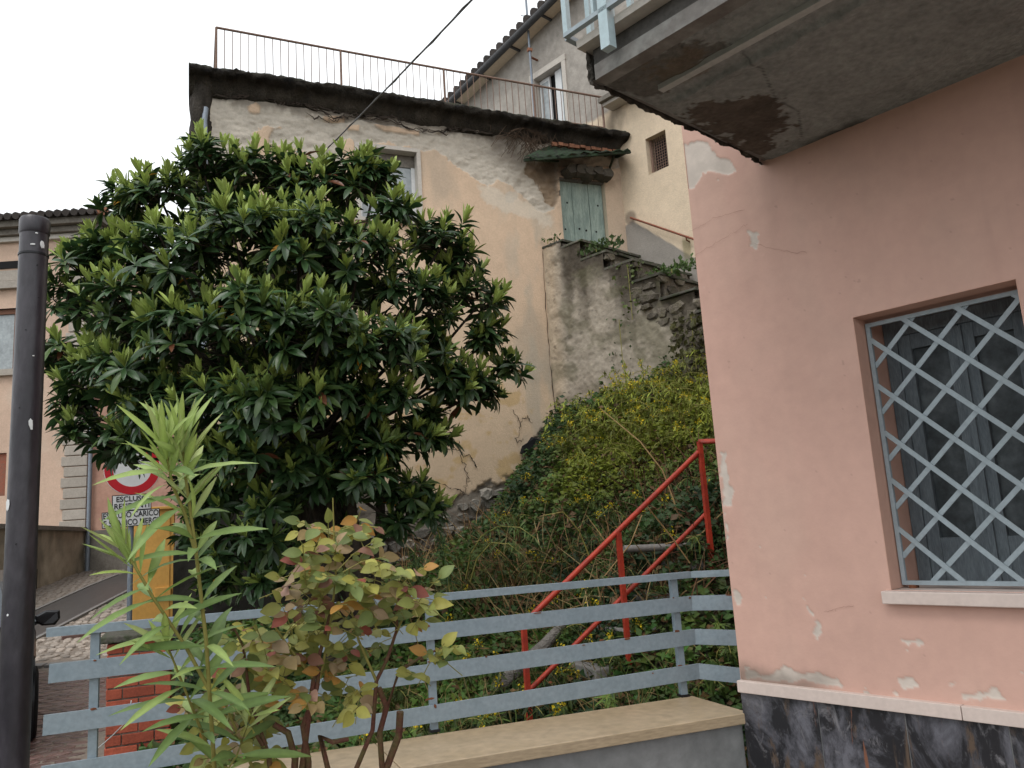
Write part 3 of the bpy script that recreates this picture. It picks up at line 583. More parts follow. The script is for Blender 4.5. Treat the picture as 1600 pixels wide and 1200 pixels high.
def hcol(U, V):
    g, b, rb, n = hmask(U, V)
    pe = np.array([.64, .475, .34]); C = np.ones(U.shape+(3,))*pe
    C *= (1+.22*fbm(U*.8, V*.8, 8)[..., None]+.1*fbm(U*5, V*5, 5)[..., None])
    lo = sstep(6.0, 3.4, V)[..., None]; C = C*(1-lo*.4)+np.array([.57, .46, .31])*lo*.4*(1+.2*fbm(U*3, V*3, 3)[..., None])
    st = sstep(.02, .2, fbm(U*1.4, V*.7, 13)+.1*sstep(4.3, 5.3, U))[..., None]; C = C*(1-st*.45)+np.array([.36, .31, .25])*st*.45
    st = (sstep(.9, .1, np.abs(U-5.1))*sstep(-.1, .2, fbm(U*4, V*1.6, 23)))[..., None]*.55; C = C*(1-st)+np.array([.42, .38, .31])*st
    ye = sstep(.16, .28, fbm(U*4, V*4, 31)+.1*sstep(4.2, 3.0, V))[..., None]*sstep(4.6, 3.6, V)[..., None]*.5; C = C*(1-ye)+np.array([.48, .31, .1])*ye
    w = sstep(-.02, .06, polysd(U, V, WHITE)+n*.9)[..., None]*.8; C = C*(1-w)+np.array([.62, .54, .44])*w
    gc = np.array([.5, .45, .38])*(1+.3*fbm(U*1.5, V*2, 15)[..., None]+.22*fbm(U*9, V*14, 17)[..., None])
    C = C*(1-g[..., None])+gc*g[..., None]
    p = sstep(-.01, .02, polysd(U, V, PATCH)+n*.3)[..., None]*.7; C = C*(1-p)+gc*p
    rc_ = np.array([.3, .225, .155])*(1+.7*fbm(U*8, V*9, 19)[..., None]); C = C*(1-rb[..., None])+rc_*rb[..., None]
    bc = np.array([.2, .175, .145])*(1+.7*fbm(U*4, V*5, 25)[..., None]); C = C*(1-b[..., None])+bc*b[..., None]
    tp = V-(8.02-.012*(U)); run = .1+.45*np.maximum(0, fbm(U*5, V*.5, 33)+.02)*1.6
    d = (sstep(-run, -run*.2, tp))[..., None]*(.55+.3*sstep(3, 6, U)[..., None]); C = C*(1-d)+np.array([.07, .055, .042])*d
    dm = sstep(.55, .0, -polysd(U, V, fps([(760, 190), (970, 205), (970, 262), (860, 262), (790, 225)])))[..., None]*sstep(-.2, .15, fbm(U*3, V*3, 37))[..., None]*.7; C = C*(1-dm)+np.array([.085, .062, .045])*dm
    cn = .03*fbm(U*9, V*9, 11)
    for c in []:
        wd = .012 if c is not CRACKS[0] else .028
        k = (1-sstep(wd*.3, wd, linesd(U, V, c)+np.abs(cn)*1.2-.004*0))[..., None]*.85; C = C*(1-k)+np.array([.035, .028, .022])*k
    return np.clip(C, .01, .8)
def hpos(U, V):
    g, b, rb, n = hmask(U, V)
    d = .012*fbm(U*1.2, V*1.2, 1)+.006*(1-g)+g*.05*fbm(U*5, V*9, 17)+g*.03*fbm(U*14, V*22, 16)-.02*g-.05*rb-.03*b+.07*b*fbm(U*4, V*5, 25)+.06*rb*fbm(U*8, V*9, 19)
    for c in CRACKS[:3]: d = d-.03*(1-sstep(.01, .04, linesd(U, V, c)+np.abs(.03*fbm(U*9, V*9, 11))*1.2))
    edge = np.minimum.reduce([np.abs(U-hx1)+.0, np.abs(U-hx0)]); d = d*sstep(0, .05, edge)
    return np.stack([U, YF-d, V], -1)
hxs = segs([hx0, WX0, WX1, DX0, DX1, hx1], .017); hzs = segs([.4, DZ0, WZ0, DZ1, WZ1, hz1], .017)
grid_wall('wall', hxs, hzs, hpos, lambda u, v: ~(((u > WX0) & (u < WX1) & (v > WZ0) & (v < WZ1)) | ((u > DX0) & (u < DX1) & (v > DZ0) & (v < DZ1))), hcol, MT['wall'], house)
MT['hside'] = mat('grey side render', (.2, .18, .155), .95, .3, 5, .5, 40, c2=(.14, .125, .105))
m = MB().hexa([(hx0, YF+.01, .2), (hx1+.0, YF+.01, .2), (hx1, 18, .2), (hx0, 18, .2)], [(hx0, YF+.01, 8.2), (hx1, YF+.01, 8.2), (hx1, 18, 8.2), (hx0, 18, 8.2)]); del m.f[2]; del m.sm[2]; m.build('side_walls', 'hside', house)
MT['hcrack'] = mat('deep crack', (.05, .038, .03), .95, .3, 20, 0)
for i, c in enumerate(CRACKS):
    for k in range(3 if i < 2 else 1): ribbon('crack', [(p[0], p[1]+(.07*(k-1)+.05*math.sin(9*p[0]+k) if k else 0)) for p in (c if k == 0 else c[k:-1])] if len(c) > 4 or k == 0 else c, lambda x_, z_: np.array([x_, YF-.027, z_]), .03 if i < 3 else .016, 'hcrack', house, 30+i*3+k, .04 if i < 9 else .01)
# window with stone frame and white shutter
def fbox(x0, x1, z0, z1, y0, y1): return MB().hexa([(x0, y0, z0), (x1, y0, z0), (x1, y1, z0), (x0, y1, z0)], [(x0, y0, z1), (x1, y0, z1), (x1, y1, z1), (x0, y1, z1)])
hw = fbox(WX0, WX1, WZ1, WZ1+.06, YF-.035, YF+.22).build('window', 'frame', house)
fbox(WX0-.045, WX0+.015, WZ0-.02, WZ1+.058, YF-.032, YF+.22).build('jamb', 'frame', hw); fbox(WX1-.015, WX1+.045, WZ0-.02, WZ1+.058, YF-.032, YF+.22).build('jamb', 'frame', hw)
fbox(WX0-.07, WX1+.07, WZ0-.055, WZ0-.001, YF-.07, YF+.2).build('sill', 'frame', hw)
fbox(WX0+.016, WX1-.016, WZ1-.2, WZ1-.001, YF+.13, YF+.2).build('shutter_box', 'hside', hw)
for x0, x1 in ((WX0+.016, WX0+.075), (WX1-.075, WX1-.016)): fbox(x0, x1, WZ0, WZ1-.2, YF+.13, YF+.18).build('frame', 'white', hw)
xm = (WX0+WX1)/2; fbox(xm-.04, xm+.04, WZ0, WZ1-.2, YF+.128, YF+.18).build('mullion', 'white', hw)
for x0, x1 in ((WX0+.075, xm-.04), (xm+.04, WX1-.075)): fbox(x0, x1, WZ0, WZ1-.2, YF+.15, YF+.156).build('pane', 'paleglass', hw)
# green plank door
door = fbox(DX0-.02, DX1+.02, DZ1-.02, DZ1+.08, YF+.02, YF+.35).build('door', 'oldwood', house)
fbox(DX0-.01, DX0, DZ0, DZ1, YF-.001, YF+.3).build('reveal', 'hside', door)
MT['reveal2'] = mat('cream reveal', (.6, .5, .37), .9, .12, 5, .2, 50)
fbox(DX1, DX1+.01, DZ0, DZ1, YF-.001, YF+.3).build('reveal', 'reveal2', door)
pe = [fp(x, 320)[0] for x in (871, 899, 925, 945)]; pe[0] = DX0+.002; pe[3] = DX1-.004
for k in range(3):
    pl = fbox(pe[k]+.004, pe[k+1]-.004, DZ0, DZ1-.02, YF+.10+.006*(k % 2), YF+.14).build('plank', 'teal', door, bevel=.004)
    for (kx, kz) in ((.35, .42), (.62, .9)) if k != 1 else ((.3, .45), (.7, .43)):
        x = pe[k]+(pe[k+1]-pe[k])*kx; MB().tube([(x, YF+.098, DZ0+kz), (x, YF+.112, DZ0+kz)], .018, 8).build('knot_hole', 'dark', pl)
# concrete lintel block under canopy
m = MB(); 
for k in range(5): rock(m, (5.86+k*.17, YF-.02, 7.40+.02*(k % 2)), (.26, .4, .2), seed=80+k)
m.build('lintel', mat('stained lintel', (.08, .07, .055), .95, .4, 8, .6, 40, c2=(.06, .052, .042)), house)
# exposed terracotta course above canopy
for k in range(13):
    x = 5.6+k*.105; fbox(x, x+.095, 7.86+.01*(k % 3), 7.93, YF-.05-.02*(k % 2), YF+.1).build('brick', 'terracotta', house, bevel=.004)
# mossy canopy
cn0, cn1, cb0, cb1 = ony(818, 246, 10.95), ony(986, 234, 10.95), np.array([5.55, YF, 7.86]), np.array([6.9, YF, 7.85])
can = MB(); n = 26; V = []; Fq = []
for i in range(n+1):
    s = i/n
    for j in range(5):
        t = j/4; p = (cn0*(1-s)+cn1*s)*(1-t)+(cb0*(1-s)+cb1*s)*t; p = p+UP*(.014*math.sin(s*60)+.012*random.uniform(-1, 1)); 
        if j == 0: p = p+EY*random.uniform(-.03, .03)-UP*random.uniform(0, .02)
        V.append(p)
m = MB(); 
W = [v+UP*.018 for v in V]; N_ = len(V)
fs = [(i*5+j, (i+1)*5+j, (i+1)*5+j+1, i*5+j+1) for i in range(n) for j in range(4)]
m.add(V+W, [f[::-1] for f in fs]+[tuple(k+N_ for k in f) for f in fs]+[(i*5, (i+1)*5, (i+1)*5+N_, i*5+N_) for i in range(n)]); canopy = m.build('canopy', 'moss', house)
for s in (.06, .3, .55, .8, .96):
    a = cn0*(1-s)+cn1*s-UP*.03; b = cb0*(1-s)+cb1*s-UP*.03; MB().bar(a, b, .045, .045).build('batten', 'moss', canopy)
MB().bar(cn0-UP*.03+EX*.02+EY*.03, cn1-UP*.03+EY*.03, .04, .04).build('front_batten', 'moss', canopy)
for s, dzz_ in ((.12, .25), (.85, .25)):
    a = cn0*(1-s)+cn1*s-UP*.04+EY*.05; b = cb0*(1-s)+cb1*s-UP*dzz_; MB().bar(a, b, .03, .03).build('bracket', 'moss', canopy)
# crumbling roof slab
sx0, sx1 = -.1, 6.98; n = 220
sec = [(.0, .085), (.012, .125), (0.005, .165), (-.02, .2), (-.5, .2), (-.9, .2), (-.9, .0), (-.31, -.12), (-.2, -.0), (-.07, .06)]   # (outwards negative is inwards), z
n = 420; us = np.linspace(sx0, sx1, n+1); V = []; C = []
for i, x in enumerate(us):
    zb = np.interp(x, [sx0, 2, 4, 5.4, 7], [8.11, 8.10, 8.06, 8.02, 7.99])
    for j, (o_, z_) in enumerate(sec):
        e = 1. if j in (0, 1, 2, 8, 9) else .5
        nn = .07*float(fbm(x*1.6, j*.35, 40, 3))+.13*float(fbm(x*9, j*1.3, 41, 4)); n2 = .05*float(fbm(x*3, j*.3, 43, 3))+.075*float(fbm(x*13, j*.7, 45, 4))
        V.append((x, YF-.27-o_-nn*e, zb+z_+n2*(e if z_ < .19 else .7)))
        dk = np.array([.021, .018, .0145])*(1+1.8*float(fbm(x*5, j*.9, 47, 3)))
        if j in (7, 8): dk = dk*2.4+.02
        if z_ > .19: dk = np.array([.06, .06, .045])
        C.append(np.clip(dk, .01, 1))
k = len(sec); Fq = [(i*k+j, (i+1)*k+j, (i+1)*k+(j+1) % k, i*k+(j+1) % k) for i in range(n) for j in range(k)]
slab = newobj('roof_slab', fastmesh('roof_slab', np.array(V)-offs(house), np.array(Fq), MT['slab'], np.array(C), False), house)
MB().prism([V[j] for j in range(k)][::-1], (-.002, 0, 0)).build('slab_end', 'balcdark', house)
fbox(0.2, 6.9, 8.205, 8.24, YF+.5, 18).build('roof_terrace', 'cement', house)
# dark buttress at the left edge and drain pipe
def butp(U, V):
    d = .09*fbm(U*.7, V*1.1, 95)+.07*fbm(U*3, V*3, 96)+.04*fbm(U*9, V*9, 97); ang = (U-.5)*math.pi
    r_ = .2+d; return np.stack([.06+r_*np.sin(ang)*.75, YF+.12-r_*np.cos(ang), V], -1)
grid_wall('side_buttress', np.linspace(0, 1, 26), np.linspace(.4, 8.3, 240), butp, lambda u, v: np.ones(u.shape, bool), lambda U, V: np.array([.05, .043, .036])*(1+1.3*fbm(U*5, V*3, 98)[..., None]).clip(.2, 3), MT['slab'], house, smooth=False)
MB().tube([(.13, YF-.06, 7.75), (.11, YF-.09, 7.55), (.12, YF-.08, 7.3), (.12, YF-.08, .9)], .04, 10).build('drain_pipe', 'galv', house)
q_ = ony(835, 702, YF-.06); rock(MB(), q_, (.42, .1, .34), seed=77, rough=.3).build('dark_cavity', 'dark', house)
# rubble at the foot of the house, stone by stone
rs = random.Random(9); 
for row in range(7):
    x = 1.5+rs.uniform(0, .2)
    while x < 5.2:
        w = rs.uniform(.16, .34); zb = 1.05+row*.17; 
        zlim = np.interp(x, [1.5, 2.6, 3.2, 4.0, 4.7, 5.2], [1.7, 1.75, 1.7, 2.15, 2.75, 3.1])
        if zgarden(x, YF-.1)-.15 < zb < zlim: rock(MB(), (x+w/2, YF+.035+rs.uniform(-.035, .03), zb+rs.uniform(-.03, .03)), (w*rs.uniform(.8, 1.1), .2, rs.uniform(.11, .2)), seed=int(x*1000)+row, rough=.3).build('stone', 'stone', house)
        x += w
# terrace railing
rr = thing('terrace_railing', (3.4, 11.3, 8.4), 'thin rusty railing along the flat roof of the old house', 'railing')
YR = 11.42
a = ony(338, 43, YR); b = ony(940, 152, YR); mid_ = [ony(x, y, YR) for x, y in ((338, 43), (532, 79), (693, 108), (833, 133), (940, 152))]
MB().tube(mid_, .018, 6).build('top_rail', 'rustrail', rr)
for p in mid_: MB().tube([(p[0], p[1], 8.2), p], .019, 6).build('post', 'rustrail', rr)
MB().tube([a-UP*.0, a+EY*3], .018, 6).build('side_rail', 'rustrail', rr)
MB().tube([(a[0], YR, 8.36), (b[0], YR, 8.36)], .012, 5).build('bottom_rail', 'rustrail', rr)
nb = 56
for k in range(1, nb):
    s = k/nb; x = a[0]+(b[0]-a[0])*s; zt_ = np.interp(x, [p[0] for p in mid_], [p[2] for p in mid_])
    MB().tube([(x+random.uniform(-.006, .006), YR, 8.24), (x, YR, zt_)], .0065, 5, False).build('baluster', 'rustrail', rr)
for k in range(1, 22): MB().tube([(a[0], YR+k*.13, 8.4), (a[0], YR+k*.13, a[2])], .0065, 5, False).build('side_baluster', 'rustrail', rr)

# ================================================================== STONE STAIRCASE UP TO THE GREEN DOOR
S0 = np.array([5.32, YF, 0])
def sp(t, z, o=0): return S0+A*t+NA*o+UP*z
def sppx(x, y): q = onpl(x, y, S0, NA); return ((q-S0)@A, q[2])
MT['stairstone'] = mat('dark mortared stone', (.15, .13, .105), .95, .5, 8, .8, 40, objrand=.35, c2=(.09, .08, .055), dist=.02)
STEPS = [(.0, -.42, 6.05), (-.42, -.81, 5.92), (-.81, -1.28, 5.60), (-1.28, -1.77, 5.32), (-1.77, -2.23, 4.98), (-2.23, -2.80, 4.60), (-2.80, -3.2, 4.28), (-3.2, -3.6, 3.96), (-3.6, -4.0, 3.64), (-4.0, -4.4, 3.32)]
stair = thing('stone_staircase', sp(-1.5, 3), 'weathered stone staircase with mouldy side wall climbing to the green door', 'staircase')
slev = lambda t: np.interp(-t, np.ravel([(-a+.0005, -b) for a, b, z in STEPS]), np.ravel([(z, z) for a, b, z in STEPS]))
RUBS = [sppx(*p) for p in ((985, 455), (1000, 435), (1040, 425), (1110, 430), (1120, 620), (1095, 590), (1065, 545), (1035, 510), (1005, 500))]
def scol(U, V):
    C = np.ones(U.shape+(3,))*np.array([.34, .3, .245]); C *= (1+.35*fbm(U*1.7, V*1.7, 51)[..., None]+.35*fbm(U*7, V*7, 53)[..., None]+.2*fbm(U*20, V*20, 54)[..., None])
    l = sstep(-.1, -.42, U)[..., None]; C = C*l+np.array([.42, .34, .25])*(1-l)*(1+.3*fbm(U*4, V*2, 55)[..., None])
    top = V-np.minimum(slev(U)+.25, 6.2+.54*U); ln = .55+3.0*np.maximum(0, fbm(U*3.4, V*.4, 57)+.07)
    d = sstep(-ln, -ln*.2, top)[..., None]*sstep(-.3, -.48, U)[..., None]*.95; C = C*(1-d)+np.array([.06, .05, .038])*d*(1+.9*fbm(U*9, V*7, 60)[..., None])
    lk = sstep(.12, .26, fbm(U*2.5, V*2.5, 58))[..., None]*.5; C = C*(1-lk)+np.array([.15, .13, .1])*lk
    low = sstep(3.9, 3.2, V+.4*fbm(U*3, V*3, 59))[..., None]*.4; C = C*(1-low)+np.array([.23, .175, .13])*low
    pit = sstep(.16, .3, fbm(U*9, V*14, 62))[..., None]*.4; C = C*(1-pit); ms = sstep(.08, .25, fbm(U*2, V*3, 64)+.12*sstep(-.6, -2.2, U))[..., None]*.5; C = C*(1-ms)+np.array([.11, .105, .06])*ms; return np.clip(C, .01, .7)
def spos(U, V):
    rb = sstep(-.05, .1, polysd(U, V, RUBS)); d = .05*fbm(U*2, V*2, 51)+.04*fbm(U*8, V*8, 53)+.012*fbm(U*25, V*25, 54)-.035*rb+.03*rb*fbm(U*6, V*9, 66)
    return S0+A*U[..., None]+UP*V[..., None]+NA*(d*sstep(0, -.1, U)+.02)[..., None]
grid_wall('side_wall', np.linspace(-4.4, 0, 270), np.linspace(2.5, 6.05, 220), spos, lambda u, v: v < slev(u)-.035, scol, MT['wall'], stair)
SW = 1.44
for i, (a, b, z) in enumerate(STEPS):
    jx = [random.uniform(-.02, .02) for _ in range(4)]
    MB().hexa([sp(a, z-.4, -.13), sp(a, z-.4, -SW), sp(b, z-.4, -SW), sp(b, z-.4, -.13)], [sp(a, z-.032, -.13), sp(a, z-.032, -SW), sp(b, z-.032, -SW), sp(b, z-.032, -.13)]).build('step', 'stairstone', stair)
    for q_ in range(7): rock(MB(), sp(b+.0, z-.05-random.uniform(0, .2), -.1-q_*.19), (.21, .09, .13), (NA, A, UP), 700+i*7+q_, .25).build('riser_stone', 'stairstone', stair)
    n = 5; 
    for k in range(n):
        o0 = .035-(SW+.035)*k/n; o1 = .035-(SW+.035)*(k+1)/n+.006; e = random.uniform(-.012, .012); dz = random.uniform(-.006, .006)
        MB().hexa([sp(a, z-.03+dz, o0), sp(a, z-.03+dz, o1), sp(b-.05+e, z-.034+dz, o1), sp(b-.05-e, z-.034+dz, o0+random.uniform(-.02, .02))], [sp(a, z+.006+dz, o0), sp(a, z+.006+dz, o1), sp(b-.05+e, z+.002+dz, o1), sp(b-.05-e, z+.002+dz, o0-.01)]).build('step_slab', 'slate', stair)
MB().hexa([sp(0, 2.4, -.1), sp(0, 2.4, -SW), sp(-4.4, 2.4, -SW), sp(-4.4, 2.4, -.1)], [sp(0, 3.3, -.1), sp(0, 3.3, -SW), sp(-4.4, 3.3, -SW), sp(-4.4, 3.3, -.1)]).build('core', 'darkstone', stair)
rs = random.Random(21); cnt = 0
for row in range(13):                                     # exposed rubble on the near end of the side wall, course by course
    t = -1.62-rs.uniform(0, .15); z = 4.95-row*.135
    while t > -4.2:
        w = rs.uniform(.13, .32)
        if polysd(np.array([t-w/2]), np.array([z]), RUBS+[])[0] > -.03 and z < slev(t-w/2)-.08 and z < slev(t-w)-.08:
            rock(MB(), sp(t-w/2, z+rs.uniform(-.03, .03), -.035+rs.uniform(-.025, .02)), (w*rs.uniform(.8, 1.15), .14, rs.uniform(.09, .17)), (A, NA, UP), 400+cnt, .32).build('stone', 'stairstone', stair); cnt += 1
        t -= w

# ================================================================== CREAM BUILDING BEHIND THE STAIRS
K0 = np.array([6.9, YF, 0])
def kp_(t, z, o=0): return K0+A*t+NA*o+UP*z
def kpx(x, y, o=0): q = onpl(x, y, K0+NA*o, NA); return ((q-K0)@A, q[2])
cream = thing('cream_building', kp_(0, 3), 'tall building with cream lower wall and stained grey upper floor', 'building')
e0, e1 = kpx(700, 160), kpx(860, 0); vz_ = lambda t: e0[1]+(t-e0[0])*(e1[1]-e0[1])/(e1[0]-e0[0])
sw0, sw1, sz0, sz1 = -.6, -1.02, 7.26, 7.905; fw0, fw1, fz0, fz1 = 1.93, 1.16, 8.3, 10.24
DADO = [kpx(*p) for p in ((930, 390), (988, 345), (1080, 400))]
def ccol(U, V):
    C = np.ones(U.shape+(3,))*np.array([.68, .555, .41])*(1+.18*fbm(U*1.3, V*1.3, 71)[..., None]+.08*fbm(U*6, V*6, 72)[..., None])
    up = sstep(-.03, .05, V-8.72+.15*fbm(U*3, V*3, 74)+.0)[..., None]
    gc = np.array([.35, .32, .285])*(1+.35*fbm(U*2, V*1.2, 75)[..., None]+.45*fbm(U*12, V*9, 76)[..., None]); C = C*(1-up)+gc*up
    d = sstep(-.015, .015, np.interp(U, [-4.5, DADO[2][0], DADO[1][0], DADO[0][0], 1], [DADO[2][1]-2.7, DADO[2][1], DADO[1][1], DADO[0][1], 5.4])-V+.01*fbm(U*9, V*9, 3))[..., None]
    C = C*(1-d)+np.array([.3, .275, .245])*d*(1+.15*fbm(U*3, V*3, 77)[..., None])
    st = (sstep(.45, .0, np.abs(U-.05))*sstep(6.6, 8.5, V)*sstep(-.15, .2, fbm(U*3, V*2, 78)))[..., None]*.75; C = C*(1-st)+np.array([.12, .095, .07])*st
    st = (sstep(.5, 0., np.abs(V-8.8))*sstep(-.05, .25, fbm(U*4, V*2, 79)))[..., None]*.5; C = C*(1-st)+np.array([.14, .12, .1])*st
    q = (1-sstep(.09, .15, np.hypot(U+.13, V-6.66)+.07*fbm(U*9, V*9, 5)))[..., None]; C = C*(1-q*.7)+np.array([.2, .16, .13])*q*.7
    q = (1-sstep(.05, .1, np.abs(U+1.2)+.05*fbm(U*9, V*9, 5)))[..., None]*sstep(6.0, 5.9, V)[..., None]*sstep(5.45, 5.7, V)[..., None]; C = C*(1-q*.6)+np.array([.2, .18, .08])*q*.6
    return np.clip(C, .01, .8)
def cpos(U, V):
    up = sstep(8.65, 8.8, V); d = .008*fbm(U*3, V*3, 71)+up*.02*fbm(U*14, V*14, 76); return K0+A*U[..., None]+UP*V[..., None]+NA*d[..., None]
grid_wall('wall', segs([-4.6, sw1, sw0, fw1, fw0, 9], .03), segs([2.5, sz0, sz1, fz0, fz1, 13], .03), cpos, lambda u, v: (v < vz_(u)-.05) & ~((u < sw0) & (u > sw1) & (v > sz0) & (v < sz1)) & ~((u < fw0) & (u > fw1) & (v > fz0) & (v < fz1)), ccol, MT['wall'], cream)
m = MB().hexa([kp_(-4.6, 2.5, -.01), kp_(-4.6, 2.5, -6), kp_(9, 2.5, -6), kp_(9, 2.5, -.01)], [kp_(-4.6, 12.7, -.01), kp_(-4.6, 12.7, -6), kp_(9, 10.2, -6), kp_(9, 10.2, -.01)]); del m.f[5]; del m.sm[5]; m.build('rear_walls', 'reveal2', cream)
def kbox(t0, t1, z0, z1, o0, o1): return MB().hexa([kp_(t0, z0, o0), kp_(t0, z0, o1), kp_(t1, z0, o1), kp_(t1, z0, o0)], [kp_(t0, z1, o0), kp_(t0, z1, o1), kp_(t1, z1, o1), kp_(t1, z1, o0)])
w_ = kbox(sw0, sw1, sz0-.01, sz0, .002, -.3).build('small_window', 'reveal2', cream)
kbox(sw0, sw1, sz1, sz1+.01, .002, -.3).build('head', 'reveal2', w_); kbox(sw0, sw0+.01, sz0, sz1, .002, -.3).build('reveal', 'reveal2', w_); kbox(sw1, sw1-.01, sz0, sz1, .002, -.3).build('reveal', 'reveal2', w_)
kbox(sw0, sw1, sz0, sz1, -.24, -.25).build('dark_opening', 'dark', w_); kbox(sw0-.0, sw0-.035, sz0, sz1, -.1, -.14).build('frame', 'rustrail', w_)
for k in range(1, 9): kbox(sw0-.42*k/9+.004, sw0-.42*k/9-.004, sz0, sz1, -.11, -.118).build('grille_bar', 'rustrail', w_)
for k in range(1, 13): kbox(sw0-.03, sw1, sz0+.645*k/13-.004, sz0+.645*k/13+.004, -.119, -.127).build('grille_crossbar', 'rustrail', w_)
fd = kbox(fw0+.11, fw1-.11, fz1, fz1+.12, .03, -.2).build('terrace_door', 'frame', cream)
kbox(fw0, fw0+.1, fz0, fz1, .028, -.2).build('jamb', 'frame', fd); kbox(fw1-.1, fw1, fz0, fz1, .028, -.2).build('jamb', 'frame', fd)
kbox(fw0, fw1, fz0, fz1, -.19, -.2).build('dark_gap', 'dark', fd)
kbox(fw0-.02, fw0-.30, fz0, fz1-.02, -.12, -.16).build('leaf', 'white', fd); kbox(fw0-.06, fw0-.26, fz0+.8, fz1-.1, -.115, -.13).build('pane', 'paleglass', fd)
kbox(fw1+.30, fw1+.12, fz0, fz1-.02, -.10, -.14).build('leaf', 'white', fd); kbox(fw1+.1, fw1+.02, fz0, fz1-.02, -.06, -.1).build('open_shutter', 'shutter', fd)
# roof: gutter, tiles
o_ = .28; a = onpl(700, 163, K0+NA*o_, NA); b = onpl(862, 2, K0+NA*o_, NA); ed = nz(b-a)
roof = MB().hexa([a-ed*2.5-NA*.0-UP*.02, b+ed*3-UP*.02, b+ed*3-NA*4+UP*1.2, a-ed*2.5-NA*4+UP*1.2], [a-ed*2.5+UP*.05, b+ed*3+UP*.05, b+ed*3-NA*4+UP*1.27, a-ed*2.5-NA*4+UP*1.27]).build('roof', 'tile', cream)
MB().tube([a-ed*2.5-UP*.03+NA*.03, b+ed*3-UP*.03+NA*.03], .07, 10).build('gutter', 'copper', roof)
kbox(9, -4, 0, .001, 0, .001)
L_ = np.linalg.norm(b-a)+4; nt = int(L_/.21)
for k in range(nt):
    p = a-ed*1.5+ed*k*.21+UP*.07; MB().tube([p+NA*.08, p-NA*.4+UP*.13], [.085, .075], 8).build('roof_tile', 'tile', roof)
for k in range(7):
    p = a+ed*(.2+k*.95)-UP*.06; MB().bar(p+NA*.0, p-NA*.3-UP*.0, .04, .04).build('eave_bracket', 'copper', roof)
MB().hexa([a-ed*2.5-NA*.02-UP*.04, b+ed*3-NA*.02-UP*.04, b+ed*3-NA*.3-UP*.04, a-ed*2.5-NA*.3-UP*.04], [a-ed*2.5-NA*.02-UP*.021, b+ed*3-NA*.02-UP*.021, b+ed*3-NA*.3-UP*.021, a-ed*2.5-NA*.3-UP*.021]).build('soffit', 'reveal2', roof)
lg = kbox(.08, -1.3, 8.78, 8.86, .34, -.02).build('stone_ledge', 'hside', cream); kbox(.05, -1.3, 8.72, 8.779, .26, -.02).build('ledge_moulding', 'frame', lg); kbox(-.1, -1.2, 8.862, 9.0, .2, -.02).build('flower_box', 'terracotta', lg)
MT['rustred'] = mat('rust red paint', (.3, .1, .06), .8, .35, 15, .3, 60, c2=(.2, .09, .06)); hr = thing('wall_handrail', kp_(-.13, 6.66), 'thin rusty handrail fixed to the cream wall above the stairs', 'handrail')
h0, h1 = kp_(*kpx(985, 340, .08), .08), kp_(*kpx(1076, 371, .08), .08); hd = h1-h0
MB().tube([h0+NA*-.08, h0, h0+hd*2.5], .018, 8).build('rail', 'rustred', hr)
for s in (.96, 2.2):
    p = h0+hd*s; MB().tube([p, p-UP*.06, p-UP*.07-NA*.08], .012, 6).build('bracket', 'rust', hr)
mast = thing('antenna_mast', kp_(2, 9), 'thin metal antenna mast fixed beside the terrace door', 'antenna')
p0 = onpl(834, 165, K0+NA*.2, NA); p1 = np.array([p0[0], p0[1], 12.9]); MB().tube([p0-UP*1.2, p1], .024, 8).build('mast_pole', 'galv', mast)
for z in (8.9, 10.6): MB().bar((p0[0], p0[1], z), np.array([p0[0], p0[1], z])-NA*.2, .03, .03).build('wall_bracket', 'rust', mast)
MB().box((p0[0], p0[1], 10.75), (.09, .07, .06)).build('clamp', 'terracotta', mast)
for z, l in ((11.45, .3), (11.9, .4), (12.2, .4), (12.6, .5)): MB().bar((p0[0]-l/2, p0[1]-.03, z), (p0[0]+l/2, p0[1]-.03, z+.02), .012, .012).build('aerial_rod', 'galv', mast)

# ================================================================== LEFT BACKGROUND BUILDINGS
LD = 18.; L0 = dep(120, 600, LD); LX = nz([dep(160, 335, LD)[0]-dep(0, 345, LD)[0], dep(160, 335, LD)[1]-dep(0, 345, LD)[1], 0]); LN = np.array([LX[1], -LX[0], 0]); LN = LN if LN[1] < 0 else -LN
def lpx(x, y, o=0): q = onpl(x, y, L0+LN*o, LN); return ((q-L0)@LX, q[2])
def lp(s, z, o=0): return np.array([L0[0], L0[1], 0])+LX*s+LN*o+UP*z
def lbox(s0, s1, z0, z1, o0, o1): return MB().hexa([lp(s0, z0, o0), lp(s1, z0, o0), lp(s1, z0, o1), lp(s0, z0, o1)], [lp(s0, z1, o0), lp(s1, z1, o0), lp(s1, z1, o1), lp(s0, z1, o1)])
left = thing('peach_house', lp(-2, 1), 'peach house with stone quoins and tiled roof beyond the ramp', 'house')
zev = lpx(80, 372)[1]; sq1 = lpx(139, 650)[0]; sq0 = lpx(104, 650)[0]
wy0, wy1, ws0, ws1 = lpx(10, 578)[1], lpx(10, 482)[1], lpx(-40, 530)[0], lpx(27, 530)[0]
vy0, vy1, vs0, vs1 = lpx(0, 775)[1], lpx(0, 708)[1], lpx(-60, 740)[0], lpx(9, 740)[0]
def lcol(U, V):
    C = np.ones(U.shape+(3,))*np.array([.56, .405, .31])*(1+.2*fbm(U*.9, V*.9, 81)[..., None]+.08*fbm(U*5, V*5, 82)[..., None])
    b = sstep(.05, .25, fbm(U*1.4, V*1.4, 84))[..., None]*.35; C = C*(1-b)+np.array([.56, .47, .38])*b
    return C
